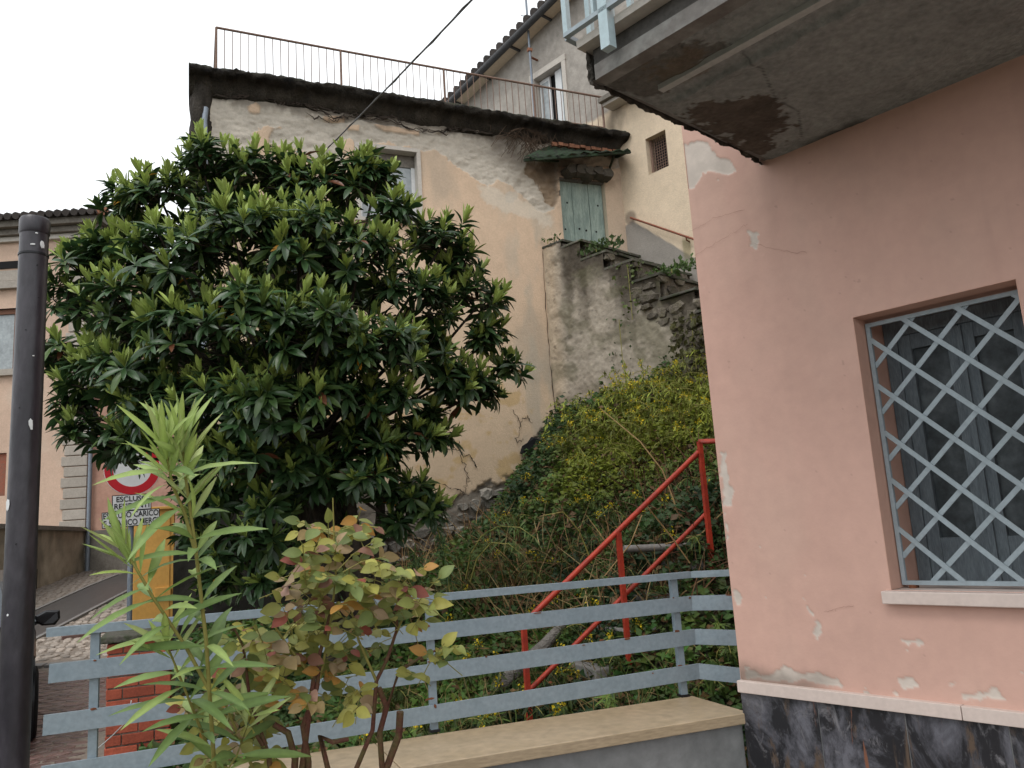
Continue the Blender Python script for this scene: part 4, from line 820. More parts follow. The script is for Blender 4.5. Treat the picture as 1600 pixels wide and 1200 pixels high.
grid_wall('wall', segs([-9, vs0, ws0, vs1, ws1, sq1], .06), segs([.2, vy0, vy1, wy0, wy1, zev], .06), lambda U, V: np.array([L0[0], L0[1], 0])+LX*U[..., None]+UP*V[..., None], lambda u, v: ~(((u > ws0) & (u < ws1) & (v > wy0) & (v < wy1)) | ((u > vs0) & (u < vs1) & (v > vy0) & (v < vy1))), lcol, MT['wall'], left)
m = MB().hexa([lp(-9, .2, -.01), lp(sq1, .2, -.01), lp(sq1, .2, -6), lp(-9, .2, -6)], [lp(-9, zev, -.01), lp(sq1, zev, -.01), lp(sq1, zev, -6), lp(-9, zev, -6)]); del m.f[2]; del m.sm[2]
MT['peach'] = mat('peach render', (.54, .37, .27), .9, .12, 3, .2, 40); m.build('rear_walls', 'peach', left)
z = .9; k = 0
while z < zev-.1:
    h = .235; s0 = sq0-(.06 if k % 2 else 0); lbox(s0, sq1+.012, z, z+h-.02, .05, -.02).build('quoin', 'sandstone', left, bevel=.012); z += h; k += 1
for i, (z0, z1, o) in enumerate(((zev-.06, zev+.06, .1), (zev+.062, zev+.2, .2), (zev+.202, zev+.36, .34))): lbox(-9, sq1+o, z0, z1, o, -.3).build('cornice', 'frame' if i == 0 else 'hside', left, bevel=.01)
zr = zev+.365; rf = MB().add([lp(-9, zr, .4), lp(sq1+.4, zr, .4), lp(sq1-2.6, zr+1.0, -3), lp(-9, zr+1.0, -3), lp(sq1+.4, zr, -6)], [(0, 1, 2, 3), (1, 4, 2)]).build('roof', 'tile', left)
for k in range(44):
    s = sq1+.34-k*.19; MB().tube([lp(s, zr+.04, .47), lp(s-.0, zr+.18, -.1)], [.085, .075], 8).build('roof_tile', 'tile', rf)
MB().tube([lp(sq1+.42, zr+.05, .45), lp(sq1-2.6, zr+1.05, -3)], [.12, .1], 8).build('ridge_tile', 'terracotta', rf)
w_ = lbox(ws0-.12, ws1+.12, wy0-.14, wy0, .1, -.12).build('window', 'sandstone', left)
lbox(ws0-.1, ws1+.1, wy1+.45, wy1+.62, .12, -.02).build('hood_moulding', 'sandstone', w_); lbox(ws0-.05, ws1+.05, wy1+.66, wy1+.9, .02, -.02).build('frieze', 'sandstone', w_); lbox(ws0-.1, ws1+.14, wy1+.95, wy1+1.12, .03, -.02).build('dark_slot', 'dark', w_)
lbox(ws1-.0, ws1+.1, wy0, wy1, .04, -.1).build('jamb', 'sandstone', w_); MT['brownwood'] = mat('brown window wood', (.16, .07, .04), .6, .25, 12, .2, 60)
lbox(ws1-.12, ws1, wy0, wy1, -.06, -.12).build('frame', 'brownwood', w_); lbox(ws0, ws1-.12, wy1-.12, wy1, -.06, -.12).build('frame_head', 'brownwood', w_); lbox(ws0, ws1-.12, wy0, wy1-.12, -.1, -.11).build('pane', MT['paleglass'], w_)
lbox(vs0, vs1, vy0, vy1, -.05, -.1).build('red_shutter', 'rustred', left)
nb_ = thing('salmon_house', lp(2, 1, -.5), 'low salmon coloured house wall beside the quoins', 'house')
sn0, sn1, zn1 = sq1+.005, lpx(420, 700)[0], 5.2
lbox(sn0, sn1, .3, 2.05, .035, -4).build('plinth', 'hside', nb_)
MT['salmon'] = mat('salmon render', (.42, .235, .175), .9, .15, 3, .2, 40, c2=(.45, .27, .2)); lbox(sn0, sn1, 2.051, zn1, -.0, -4).build('wall', 'salmon', nb_); lbox(sn0, sn1+.2, zn1, zn1+.12, .2, -4).build('roof', 'tile', nb_)
s_ = lpx(141, 850)[0]; MB().tube([lp(s_, 1.0, .09), lp(s_, zn1, .09)], .045, 8).build('downpipe', 'galv', nb_)
# low retaining wall along the ramp
g0, g1 = ground_at(30, 932), ground_at(122, 897); zt = 1.6+(866-822)/F*np.linalg.norm((g0+g1)[:2]/2)*.86
rw = thing('retaining_wall', g0, 'low mossy stained wall along the cobbled ramp', 'wall'); wd = nz([g1[0]-g0[0], g1[1]-g0[1], 0]); wn_ = np.array([wd[1], -wd[0], 0]); Lw = np.linalg.norm((g1-g0)[:2])
def rcol(U, V):
    C = np.ones(U.shape+(3,))*np.array([.34, .29, .22])*(1+.6*fbm(U*1.5, V*1.5, 91)[..., None]+.6*fbm(U*6, V*6, 92)[..., None])
    d = sstep(.0, .25, fbm(U*2.5, V*.8, 94))[..., None]*.6; C = C*(1-d)+np.array([.08, .072, .055])*d; return np.clip(C, .01, 1)
def rpos(U, V): d = .05*fbm(U*2, V*2, 91)+.03*fbm(U*7, V*7, 93); return np.array([g0[0], g0[1], 0])+wd*U[..., None]+UP*V[..., None]+wn_*d[..., None]
ztl = onpl(60, 823, g0, wn_)[2]; ztr = onpl(119, 830, g0, wn_)[2]
grid_wall('wall_face', np.linspace(-3, Lw+.3, 90), np.linspace(.2, 3, 60), rpos, lambda u, v: v < ztl+(ztr-ztl)*u/Lw, rcol, MT['wall'], rw)
q = lambda u, o, z: np.array([g0[0], g0[1], 0])+wd*u+wn_*o+UP*z
MB().hexa([q(-3, .06, ztl-.02), q(Lw+.35, .06, ztr), q(Lw+.35, -.35, ztr), q(-3, -.35, ztl-.02)], [q(-3, .06, ztl+.06), q(Lw+.35, .06, ztr+.08), q(Lw+.35, -.35, ztr+.08), q(-3, -.35, ztl+.06)]).build('coping', 'hside', rw)
MB().hexa([q(-3, -.04, .2), q(Lw+.3, -.04, .2), q(Lw+.3, -.3, .2), q(-3, -.3, .2)], [q(-3, -.04, ztl-.03), q(Lw+.3, -.04, ztr-.01), q(Lw+.3, -.3, ztr-.01), q(-3, -.3, ztl-.03)]).build('core', 'hside', rw)
p = onpl(52, 905, g0+wn_*.03, wn_); MB().box(p, (.28, .02, .36), (wd, wn_, UP)).build('drain_hole', 'dark', rw)

# ================================================================== STREET THINGS ON THE LEFT
pole = thing('iron_pole', (-.466, 2.731, 0), 'tall dark iron pole with paint flecks at the left edge', 'pole')
pb = np.array([-.466, 2.731, 0]); MB().tube([pb, pb+UP*.3, pb+UP*1.3, pb+UP*2.58], [.044, .044, .042, .04], 24).build('shaft', 'pole', pole)
MB().tube([pb+UP*2.58, pb+UP*2.585, pb+UP*2.625, pb+UP*2.633], [.0405, .043, .043, .039], 24).build('cap', 'pole', pole)
MB().tube([pb+UP*2.51, pb+UP*2.516], [.0425, .0425], 24).build('ring', 'blackplastic', pole)
rp = random.Random(6)
for (x, y, w, h) in ((66, 388, .012, .02), (57, 371, .007, .005), (51, 388, .012, .006), (48, 665, .012, .03), (6, 790, .016, .03), (58, 420, .004, .006), (40, 520, .004, .004), (52, 560, .005, .003), (30, 640, .004, .004), (12, 960, .006, .006), (25, 850, .004, .006), (60, 470, .004, .003)):
    r_ = ray(x, y); d0 = (pb[:2]@r_[:2])/(r_[:2]@r_[:2]); p = EYE+r_*d0; off = p[:2]-pb[:2]; l = np.linalg.norm(off); 
    if l > .038: off = off/l*.038; l = .038
    rad_ = .0425-.0012*(p[2]-1.3) ; back = math.sqrt(max(rad_**2-l*l, 1e-6)); fwd2 = nz(np.r_[r_[:2], 0]); p = np.array([pb[0]+off[0], pb[1]+off[1], p[2]])-fwd2*back; nn = nz(np.r_[p[:2]-pb[:2], 0]); tt = np.array([-nn[1], nn[0], 0])
    rock(MB(), p, (w, .0016, h), (tt, nn, UP), int(x+y), .35).build('paint_fleck', 'white' if w > .0045 else 'blackplastic', pole)

sign = thing('traffic_sign', (*dep(207, 860, 9.4)[:2], .1), 'round no entry to vehicles sign with two white text plates', 'sign')
sc = dep(207, 733, 9.4); snn = nz(EYE-sc); snn[2] = 0; snn = nz(nz(snn)+np.array([.06, 0, 0])); sx_ = np.cross(UP, snn); sx_ = nz(sx_); su = UP
def disc(r0, r1, o, th, n=40):
    m = MB(); vs = []
    for rr2, oo in ((r0, o), (r1, o), (r1, o-th), (r0, o-th)):
        vs += [sc+snn*oo+rr2*(math.cos(2*math.pi*k/n)*sx_+math.sin(2*math.pi*k/n)*su) for k in range(n)]
    fs = [(i*n+k, i*n+(k+1) % n, ((i+1) % 4)*n+(k+1) % n, ((i+1) % 4)*n+k) for i in range(4) for k in range(n)]
    return m.add(vs, fs)
dk = disc(.0, .302, 0, .012).build('disc', 'signwhite', sign); disc(.205, .296, .003, .002).build('red_ring', 'signred', dk)
spx = sc-sx_*.0-snn*.045; MB().tube([(spx[0], spx[1], .05), (spx[0], spx[1], sc[2]+.3)], .03, 12).build('post', 'galv', sign)
def text_on(txt, c, size, parent, rot=0, sx=1.0):
    cu = bpy.data.curves.new('lettering', 'FONT'); cu.body = txt; cu.size = size; cu.align_x = 'CENTER'; cu.align_y = 'CENTER'; cu.extrude = .001; cu.offset = size*.014; cu.space_line = .95
    tmp = bpy.data.objects.new('lettering_tmp', cu); me = bpy.data.meshes.new_from_object(tmp); bpy.data.objects.remove(tmp)
    n = len(me.vertices); co = np.empty(n*3); me.vertices.foreach_get('co', co); co = co.reshape(-1, 3); co[:, 0] *= sx
    cr, sr = math.cos(rot), math.sin(rot); X = co[:, 0]*cr-co[:, 1]*sr; Y = co[:, 0]*sr+co[:, 1]*cr
    W = c+X[:, None]*sx_+Y[:, None]*su+co[:, 2:3]*snn-offs(parent); me.vertices.foreach_set('co', W.ravel()); me.materials.clear(); me.materials.append(MT['ink']); me.update()
    return newobj('lettering', me, parent)
def plate(px, py, w, h, txt, size, rot, sx):
    c = onpl(px, py, sc, snn); cr, sr = math.cos(rot), math.sin(rot); ax = sx_*cr+su*sr; ay = -sx_*sr+su*cr
    b = MB().box(c, (w, h, .012), (ax, ay, snn)).build('black_border', 'ink', sign); f_ = MB().box(c+snn*.0045, (w-.018, h-.018, .008), (ax, ay, snn)).build('text_plate', 'signwhite', sign)
    text_on(txt, c+snn*.0105, size, f_, rot, sx)
    MB().box(c-snn*.02, (.06, .05, .03), (sx_, snn, su)).build('clamp', 'galv', sign)
plate(206, 785, .415, .185, 'ESCLUSO\nRESIDENTI', .085, .03, .95)
plate(205, 810, .61, .185, 'ESCLUSO CARICO\nE SCARICO MERCI', .092, .04, .78)

yc = thing('yellow_cabinet', (*dep(238, 900, 10.8)[:2], .2), 'ochre yellow metal cabinet behind the traffic sign', 'cabinet')
c0 = dep(240, 860, 10.8); w0 = abs(dep(208, 860, 10.8)[0]-dep(272, 860, 10.8)[0]); ztopy = dep(240, 795, 10.8)[2]
MB().box((c0[0], c0[1]+.2, (ztopy+.1)/2), (w0, .4, ztopy-.1)).build('body', 'yellow', yc, bevel=.01); MB().box((c0[0], c0[1]+.19, ztopy+.01), (w0+.05, .46, .04)).build('lid', 'yellow', yc, bevel=.008)
MB().box((c0[0]-.02, c0[1]-.006, ztopy*.5+.05), (w0-.07, .014, ztopy-.3)).build('door_panel', 'yellow', yc, bevel=.004); MB().box((c0[0]+.12, c0[1]-.02, 1.0), (.2, .05, .14)).build('meter_box', 'yellow', yc, bevel=.006)

pier = thing('brick_pier', (-.39, 6.95, 0), 'low red brick pier with a slate cap behind the railing', 'pier')
pxc = dep(217, 1060, 6.1); pw = .45; zt_ = dep(217, 1003, 6.1)[2]; rk = random.Random(12)
MB().box((pxc[0], pxc[1]+.24, zt_/2), (pw-.03, pw-.03, zt_-.01)).build('core', 'mortar', pier)
nrow = int(zt_/.083)
for k in range(nrow):
    z = zt_-.04-k*.083
    for side in range(4):
        an = side*math.pi/2; ux = np.array([math.cos(an), math.sin(an), 0]); un = np.array([math.sin(an), -math.cos(an), 0]); cc = np.array([pxc[0], pxc[1]+.24, z])
        for i in range(2 if k % 2 else 3):
            if k % 2: a, b = (-pw/2+i*pw/2+.004, -pw/2+(i+1)*pw/2-.004)
            else: a, b = [(-pw/2+.0, -pw/4-.004), (-pw/4+.004, pw/4-.004), (pw/4+.004, pw/2)][i]
            MB().box(cc+ux*(a+b)/2+un*(pw/2-.05+rk.uniform(-.004, .006)), (b-a-.006*(side % 2), .1-.005*(side % 2), .071), (ux, un, UP)).build('brick', 'brick', pier, bevel=.004)
MB().box((pxc[0], pxc[1]+.24, zt_+.03), (pw+.1, pw+.08, .05)).build('cap', 'slate', pier, bevel=.01)

# parked car, seen past the pole
car = thing('parked_car', (-2.2, 9.6, 0), 'dark brown parked car half hidden behind the iron pole', 'car')
cx, cy = -2.21, 9.75; hw_ = .82
def carprof(sc_, yy): return yy
prof = [(-1.95, .3), (-2.0, .5), (-1.93, .68), (-1.75, .8), (-1.0, .95), (-.35, 1.36), (.2, 1.46), (1.1, 1.45), (1.75, 1.1), (1.95, .95), (2.0, .5), (1.95, .3)]
V = []; 
for (yy, zz) in prof:
    for sx in (-1, -.93, .93, 1):
        inn = 0 if abs(sx) == 1 else 0; tz = max(0, (zz-.95))*.38; w = hw_-tz; k = w*(1 if abs(sx) == 1 else .9); dzz = -.05 if abs(sx) == 1 else .0; ends = .12 if abs(yy) > 1.9 else 0
        V.append((cx+math.copysign(k-(ends if abs(sx) == 1 else ends*.3), sx), cy+yy, zz+dzz))
n = len(prof); fs = []
for i in range(n):
    j = (i+1) % n
    for k in range(3): fs.append((i*4+k, i*4+k+1, j*4+k+1, j*4+k))
fs += [tuple(i*4 for i in range(n)), tuple(i*4+3 for i in range(n-1, -1, -1))]
body = MB().add(V, fs, False).build('body', 'carpaint', car); sm_ = body.modifiers.new('bevel', 'BEVEL'); sm_.width = .05; sm_.segments = 3
zg0 = float(zstreet(0, cy))
for sx in (-1, 1):
    MB().hexa([(cx+sx*(hw_+.002), cy-.85, .98), (cx+sx*(hw_+.002), cy+1.5, .98), (cx+sx*(hw_-.14), cy+1.2, 1.36), (cx+sx*(hw_-.15), cy-.3, 1.33)], [(cx+sx*(hw_-.01), cy-.85, .98), (cx+sx*(hw_-.01), cy+1.5, .98), (cx+sx*(hw_-.17), cy+1.2, 1.36), (cx+sx*(hw_-.17), cy-.3, 1.33)]).build('side_window', 'glass', car)
    mc = np.array([cx+sx*(hw_+.1), cy-.62, .99]); mi = rock(MB(), mc, (.22, .13, .15), (EX, EY, UP), 31, .05).build('mirror', 'blackplastic', car); MB().bar(mc-np.array([sx*.08, 0, .03]), (cx+sx*(hw_-.03), cy-.62, .94), .05, .04).build('mirror_arm', 'blackplastic', mi)
    rock(MB(), (cx+sx*.6, cy-1.9, .66), (.38, .16, .15), (EX, EY, UP), 33, .06).build('headlight', 'lamp', car)
    for yy in (-1.22, 1.25):
        c_ = np.array([cx+sx*(hw_-.07), cy+yy, .31]); ty = MB(); ty.tube([c_-EX*.1, c_-EX*.085, c_+EX*.085, c_+EX*.1], [.27, .31, .31, .27], 24); wh = ty.build('wheel', 'rubber', car)
        MB().tube([c_+EX*sx*.09, c_+EX*sx*.103], [.2, .19], 18).build('rim', 'galv', wh)
        MB().tube([c_-EX*.11+UP*.02, c_+EX*.07+UP*.02], [.37, .37], 20).build('wheel_arch', 'blackplastic', car)
MB().hexa([(cx-.62, cy-1.02, .97), (cx+.62, cy-1.02, .97), (cx+.5, cy-.36, 1.37), (cx-.5, cy-.36, 1.37)], [(cx-.62, cy-1.0, .96), (cx+.62, cy-1.0, .96), (cx+.5, cy-.34, 1.36), (cx-.5, cy-.34, 1.36)]).build('windscreen', 'glass', car)
car.location = (-2.29, 9.45, .01); car.rotation_euler.z = .17

# overhead cable to the house
cab = MB(); a = ony(474, 268, YF-.05); b = dep(727, 0, 6.0); b2 = b+(b-a)*.6; pts = []
for k in range(30):
    s = k/29*1.0; p = a+(b2-a)*s; pts.append(p-UP*.16*4*s*(1-s)*.35)
cbt = thing('overhead_cable', a, 'grey twisted cable running from the sky down to the old house', 'cable')
cab.tube(pts, .008, 7).build('cable', 'cable', cbt)
MB().tube([p+UP*.010*math.sin(i*1.9)+EX*.009*math.cos(i*1.9) for i, p in enumerate(pts)], .005, 5).build('twisted_wire', 'cable', cbt)
MB().tube([a+EY*.06, a, a+UP*.05], .012, 6).build('wall_hook', 'rust', cbt)

# ================================================================== GARDEN: red handrail, steps, log
red = thing('red_handrail', dep(825, 1130, 5.53), 'red painted steel handrail climbing the overgrown garden slope', 'handrail')
u0, u1 = dep(818, 975, 5.5), dep(1091, 707, 6.44); l0, l1 = dep(828, 1078, 5.5), dep(1108, 798, 6.44)
MB().tube([u0, u1], .021, 10).build('top_rail', 'reddish', red); MB().tube([l0+(l1-l0)*.0, l1], .018, 10).build('lower_rail', 'reddish', red)
e = dep(1150, 688, 6.6); tp = dep(1093, 690, 6.44); MB().tube([u1, tp, e], .021, 10).build('landing_rail', 'reddish', red)
for (p, z) in ((u0+UP*.02, .1), (dep(966, 832, 5.95), .55), (tp, 1.15)): MB().bar((p[0], p[1], z), p, .034, .034, EY).build('post', 'reddish', red)
gs = thing('garden_steps', dep(1050, 900, 6.6), 'concrete garden steps buried in weeds beside the red handrail', 'steps')
for k in range(6):
    s = k/5; c = u0*(1-s)+u1*s; c = np.array([c[0]+.1, c[1]+.55, c[2]-.93]); MB().box(c, (.36, .95, .16)).build('step', 'kerb', gs, bevel=.012)
MB().tube([dep(975, 858, 6.5), dep(1160, 850, 6.7)], .03, 8).build('edge_pipe', 'kerb', gs)
def log(name, pts, rs, label):
    o = MB(); o.tube(pts, rs, 10).build(name, 'oldwood', None, label=label, cat='log')
log('weathered_log', [dep(770, 1085, 6.0), dep(800, 1055, 6.1), dep(850, 1010, 6.2), dep(880, 975, 6.35)], [.05, .06, .05, .035], 'grey weathered log leaning in the weeds behind the railing')
log('fallen_branch', [dep(845, 1092, 6.1), dep(880, 1080, 6.15), dep(925, 1055, 6.3)], [.03, .035, .02], 'short grey fallen branch beside the red handrail')
# wall under the tree, its near-black colour paints in the crown's shade
dwall = thing('dark_garden_wall', (.6, 10.0, .5), 'rubble wall under the tree with the shade painted into its near black colour', 'wall')
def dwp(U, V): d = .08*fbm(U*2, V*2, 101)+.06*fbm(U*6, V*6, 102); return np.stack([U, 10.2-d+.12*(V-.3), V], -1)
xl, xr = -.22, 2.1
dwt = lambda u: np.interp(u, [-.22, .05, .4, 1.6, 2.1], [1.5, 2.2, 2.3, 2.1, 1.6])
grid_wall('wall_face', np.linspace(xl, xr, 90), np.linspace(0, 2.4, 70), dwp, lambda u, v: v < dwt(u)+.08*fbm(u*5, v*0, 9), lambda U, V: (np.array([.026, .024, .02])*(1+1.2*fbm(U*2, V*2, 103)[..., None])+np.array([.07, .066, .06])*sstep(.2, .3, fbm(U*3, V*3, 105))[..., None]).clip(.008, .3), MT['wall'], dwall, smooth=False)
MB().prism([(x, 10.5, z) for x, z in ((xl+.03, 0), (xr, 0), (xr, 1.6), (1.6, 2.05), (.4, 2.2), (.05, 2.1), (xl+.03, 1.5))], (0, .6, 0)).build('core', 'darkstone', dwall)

# ================================================================== LOQUAT TREE
LOQ = tri_prim([(0, .012), (.12, .04), (.35, .11), (.6, .14), (.82, .1), (.95, .042), (1, .003)], .2, .3)
LOQ2 = tri_prim([(0, .012), (.12, .04), (.35, .095), (.6, .125), (.82, .09), (.95, .038), (1, .003)], .26, -.05)
vrib = np.array([1, .92, 1]*7)
tb = dep(560, 1050, 7.2); tb[2] = float(zgarden(tb[0], tb[1]))-.05
tree = thing('loquat_tree', tb, 'large dense loquat tree with whorls of dark glossy leaves', 'tree')
LOB = [(105, 560, 7.0, 42), (150, 600, 6.8, 55), (105, 480, 7.2, 40), (140, 430, 7.2, 50), (190, 335, 7.3, 42), (180, 395, 7.1, 45), (255, 320, 7.1, 62), (320, 275, 7.2, 55), (400, 285, 7.2, 55), (480, 300, 7.2, 55), (545, 290, 7.2, 55), (588, 285, 7.2, 36), (612, 325, 7.0, 28),
 (690, 385, 7.3, 48), (720, 420, 7.4, 36), (745, 480, 7.4, 45), (755, 540, 7.4, 38), (735, 620, 7.3, 45), (695, 600, 7.2, 50), (795, 578, 7.5, 22), (650, 560, 7.0, 55), (640, 480, 6.9, 60), (560, 420, 6.7, 75), (470, 400, 6.5, 85), (370, 390, 6.4, 85), (280, 420, 6.5, 85), (210, 490, 6.5, 75),
 (300, 540, 6.2, 85), (400, 520, 6.1, 90), (500, 540, 6.2, 85), (580, 560, 6.5, 75), (200, 600, 6.4, 70), (260, 650, 6.3, 65), (350, 650, 6.1, 75), (440, 650, 6.1, 75), (530, 640, 6.4, 65), (600, 640, 6.7, 50), (130, 690, 6.9, 32), (170, 690, 6.8, 34), (230, 700, 6.7, 40), (110, 640, 7.0, 26),
 (400, 730, 6.3, 60), (470, 730, 6.5, 55), (330, 720, 6.5, 50), (560, 745, 6.6, 48), (640, 690, 6.9, 36), (655, 770, 7.0, 28), (600, 720, 6.8, 34), (430, 800, 6.6, 40), (500, 770, 6.7, 36), (410, 850, 6.6, 34), (600, 780, 7.0, 24), (690, 690, 7.2, 20), (665, 660, 7.1, 24), (620, 820, 7.1, 22), (670, 800, 7.1, 20), (575, 700, 6.6, 40),
 (300, 500, 8.0, 70), (430, 470, 7.7, 75), (530, 470, 7.8, 62), (190, 715, 7.3, 24), (470, 360, 7.6, 50), (350, 600, 8.0, 90), (470, 610, 8.0, 85), (230, 540, 7.9, 75), (350, 320, 7.9, 40), (250, 640, 7.7, 55), (380, 720, 7.9, 70), (340, 790, 7.1, 42), (300, 780, 7.3, 36), (360, 860, 7.2, 40), (470, 850, 7.2, 36), (300, 850, 7.4, 34), (420, 900, 7.2, 36), (520, 830, 7.3, 26), (340, 920, 7.3, 34)]
rp_, ra_, rq_ = [], [], []; twigs = MB(); r = random.Random(17)
ctr = dep(430, 620, 7.2)
limb_b = [tb, tb+np.array([.14, .1, 0]), tb+np.array([-.2, -.06, 0])]
for li, (px, py, d, rpx) in enumerate(LOB):
    c = dep(px, py, d); R_ = rpx*d/F; nro = max(4, int(4+60*R_*R_*2.9))
    # limb from the trunk fork to the lobe
    st0 = limb_b[li % 3]; fork = np.array([ctr[0]*.6+st0[0]*.25+c[0]*.15, ctr[1]*.6+st0[1]*.2+c[1]*.2, max(st0[2]+(c[2]-st0[2])*.5, min(2.5, c[2]+.35))]); sagp = (fork+c)/2+np.array([r.uniform(-.1, .1), r.uniform(-.1, .1), .1 if c[2] < 2.4 else -.12])
    twigs.tube([fork, sagp, c], [.028, .018, .011], 5, False)
    if li % 4 == 0: twigs.tube([st0+UP*.7*(1 if c[2] > 1.8 else .3), fork], [.04, .03], 6, False)
    else: twigs.tube([np.array([st0[0], st0[1], st0[2]+.5]), fork], [.03, .026], 5, False)
    for k in range(nro):
        v = np.array([r.gauss(0, 1), r.gauss(0, 1), r.gauss(0, 1)]); v = nz(v); 
        if v[2] < -.35: v[2] *= -.6; v = nz(v)
        p = c+v*R_*r.uniform(.62, 1.08)
        out_ = nz(p-ctr); ax = nz(v*.75+UP*r.uniform(.45, 1.1)+out_*.35); rp_.append(p); ra_.append(ax); rq_.append(R_)
        twigs.tube([c*.55+p*.45-UP*.03, p-ax*.03], [.009, .006], 4, False)
P_, D_, N_2, S_, C_, Y_ = [], [], [], [], [], []
for p, ax in zip(rp_, ra_):
    u = nz(np.cross(ax, [.3, .7, .1])); w = np.cross(ax, u); sz = r.uniform(.85, 1.15)
    top = (p[2]-2.0)/2.6; yl = r.random() < .5+.5*max(0, top)
    nm_ = r.randint(11, 15); ph = r.uniform(0, 6)
    for k in range(nm_):
        e = rad(r.uniform(40, 105)); a = ph+k*2.4+r.uniform(-.2, .2); d = math.cos(e)*ax+math.sin(e)*(math.cos(a)*u+math.sin(a)*w); d = nz(d-UP*.12)
        P_.append(p-ax*r.uniform(0, .06)); D_.append(d); N_2.append(ax); S_.append(sz*r.uniform(.125, .205)); Y_.append(0)
        g = r.uniform(.7, 1.35); c = np.array([.04, .085, .03])*g
        if r.random() < .25: c = np.array([.075, .125, .035])*g
        if r.random() < .006: c = np.array([.16, .06, .03])
        if r.random() < .002: c = np.array([.5, .24, .02])
        C_.append(c)
    for k in range(r.randint(7, 12) if yl else 4):
        e = rad(r.uniform(8, 50)); a = ph+k*2.4; d = math.cos(e)*ax+math.sin(e)*(math.cos(a)*u+math.sin(a)*w)
        P_.append(p+ax*r.uniform(0, .03)); D_.append(nz(d+UP*.2)); N_2.append(-(math.cos(a)*u+math.sin(a)*w)); S_.append(sz*r.uniform(.09, .165)); Y_.append(1)
        C_.append((np.array([.34, .43, .105]) if yl else np.array([.14, .21, .055]))*r.uniform(.75, 1.25))
P_, D_, N_2, S_, C_, Y_ = map(np.array, (P_, D_, N_2, S_, C_, Y_))
keep = ~((P_[:, 1] > YF-.2)); RR = frames(D_, N_2+RNG.normal(0, .12, N_2.shape))
order = np.argsort(np.linalg.norm(P_-EYE, axis=1)); single = np.zeros(len(P_), bool); single[order[:300]] = True
for nm, prim, sel in (('crown', LOQ, (Y_ == 0) & ~single & keep), ('young_shoots', LOQ2, (Y_ == 1) & ~single & keep)):
    scatter(nm, prim, RR[sel], np.stack([S_[sel], S_[sel], S_[sel]], -1), P_[sel], C_[sel], MT['leaf'], tree, vrib, kind='stuff')
def leafmesh(name, prim, c, m, vc=None):
    V, Fq = prim; return fastmesh(name, V, Fq, m, np.ones((len(V), 3))*np.asarray(c)*(1 if vc is None else vc[:, None]), True)
LM = {(y, k): leafmesh('loquat_leaf', LOQ if y == 0 else LOQ2, cc, MT['leaf'], vrib) for y, cs in ((0, [(.026, .06, .02), (.034, .075, .024), (.05, .092, .024), (.04, .08, .022)]), (1, [(.15, .22, .055), (.1, .16, .04)])) for k, cc in enumerate(cs)}
def put(name, me, R, s, p, parent):
    o = bpy.data.objects.new(name, me); q = p-offs(parent); M_ = Matrix([[*(R[i]*s), q[i]] for i in range(3)]+[[0, 0, 0, 1]]); o.parent = parent; o.matrix_basis = M_; col.objects.link(o); return o
for i in np.where(single & keep)[0]: put('leaf', LM[(int(Y_[i]), i % (4 if Y_[i] == 0 else 2))], RR[i], float(S_[i]), P_[i], tree)
twigs.build('branches', 'bark', tree)
for b_, tp_, rr0 in ((limb_b[0], dep(550, 700, 7.1), .07), (limb_b[1], dep(590, 560, 7.3), .06), (limb_b[2], dep(500, 690, 7.0), .055)):
    pts = [b_*(1-s)+tp_*s+np.array([.05*math.sin(s*5+rr0*90), .05*math.cos(s*4), 0]) for s in np.linspace(0, 1, 7)]; MB().tube(pts, list(np.linspace(rr0, rr0*.5, 7)), 10).build('trunk', 'bark', tree)

# ================================================================== GARDEN VEGETATION
def project(P):
    c = (P-EYE)@RW; return 800+F*c[:, 0]/c[:, 2], 600+F*c[:, 1]/c[:, 2]
SMALL = tri_prim([(0, .03), (.45, .36), (1, .01)], .15, .15); NARROW = tri_prim([(0, .015), (.35, .1), (.75, .075), (1, .005)], .1, .25); BLADE = tri_prim([(0, .02), (.3, .018), (.6, .014), (1, .002)], .1, .55); PETAL = tri_prim([(0, .2), (.6, .4), (1, .12)], .1, .0)
def ok_garden(x, y): return (x > np.interp(y, [4.2, 9, 11.4], [-.35, -.4, -.1])) & (y > 4.02+.0*x) & (y < 11.35) & (((x-S0[0])*A[1]-(y-S0[1])*A[0]) < .0) & ~((x-PC0[0])*A[0]+(y-PC0[1])*A[1] < .05)
def gpts(n, seed, x0=-.4, x1=6.6, y0=4.05, y1=11.3):
    g = np.random.default_rng(seed); x = g.uniform(x0, x1, n); y = g.uniform(y0, y1, n); k = ok_garden(x, y); return x[k], y[k], g
x, y, g = gpts(95000, 1)
mh = np.clip(.16+.45*fbm(x*1.1, y*1.1, 111)+.25*fbm(x*3, y*3, 112), .03, .5); mh = mh*np.interp(x+.25*(y-5), [0, 1.5, 3, 5], [.35, .6, 1.2, 1.5])*np.clip(1+3.2*fbm(x*.9+3, y*.9, 118), .15, 2.4)
mh = mh*(1-.75*sstep(9.6, 10.8, y)*sstep(4.9, 4.0, x)); z = zgarden(x, y)+mh*g.random(len(x))**.6; P = np.stack([x, y, z], -1)
px, py = project(P)
D = g.normal(0, 1, P.shape); D[:, 2] *= .45; D[:, 1] -= .35; N = g.normal(0, .45, P.shape)+np.array([-.1, -.5, .9])
base = np.stack([.07+.06*g.random(len(x)), .125+.08*g.random(len(x)), .025+.02*g.random(len(x))], -1)
dark = np.array([.022, .05, .018]); t_ = np.clip(.6+2.6*fbm(x*1.4, y*1.4, 114), 0, 1)[:, None]; C = base*(1-t_)+dark*(.7+.6*g.random(len(x)))[:, None]*t_
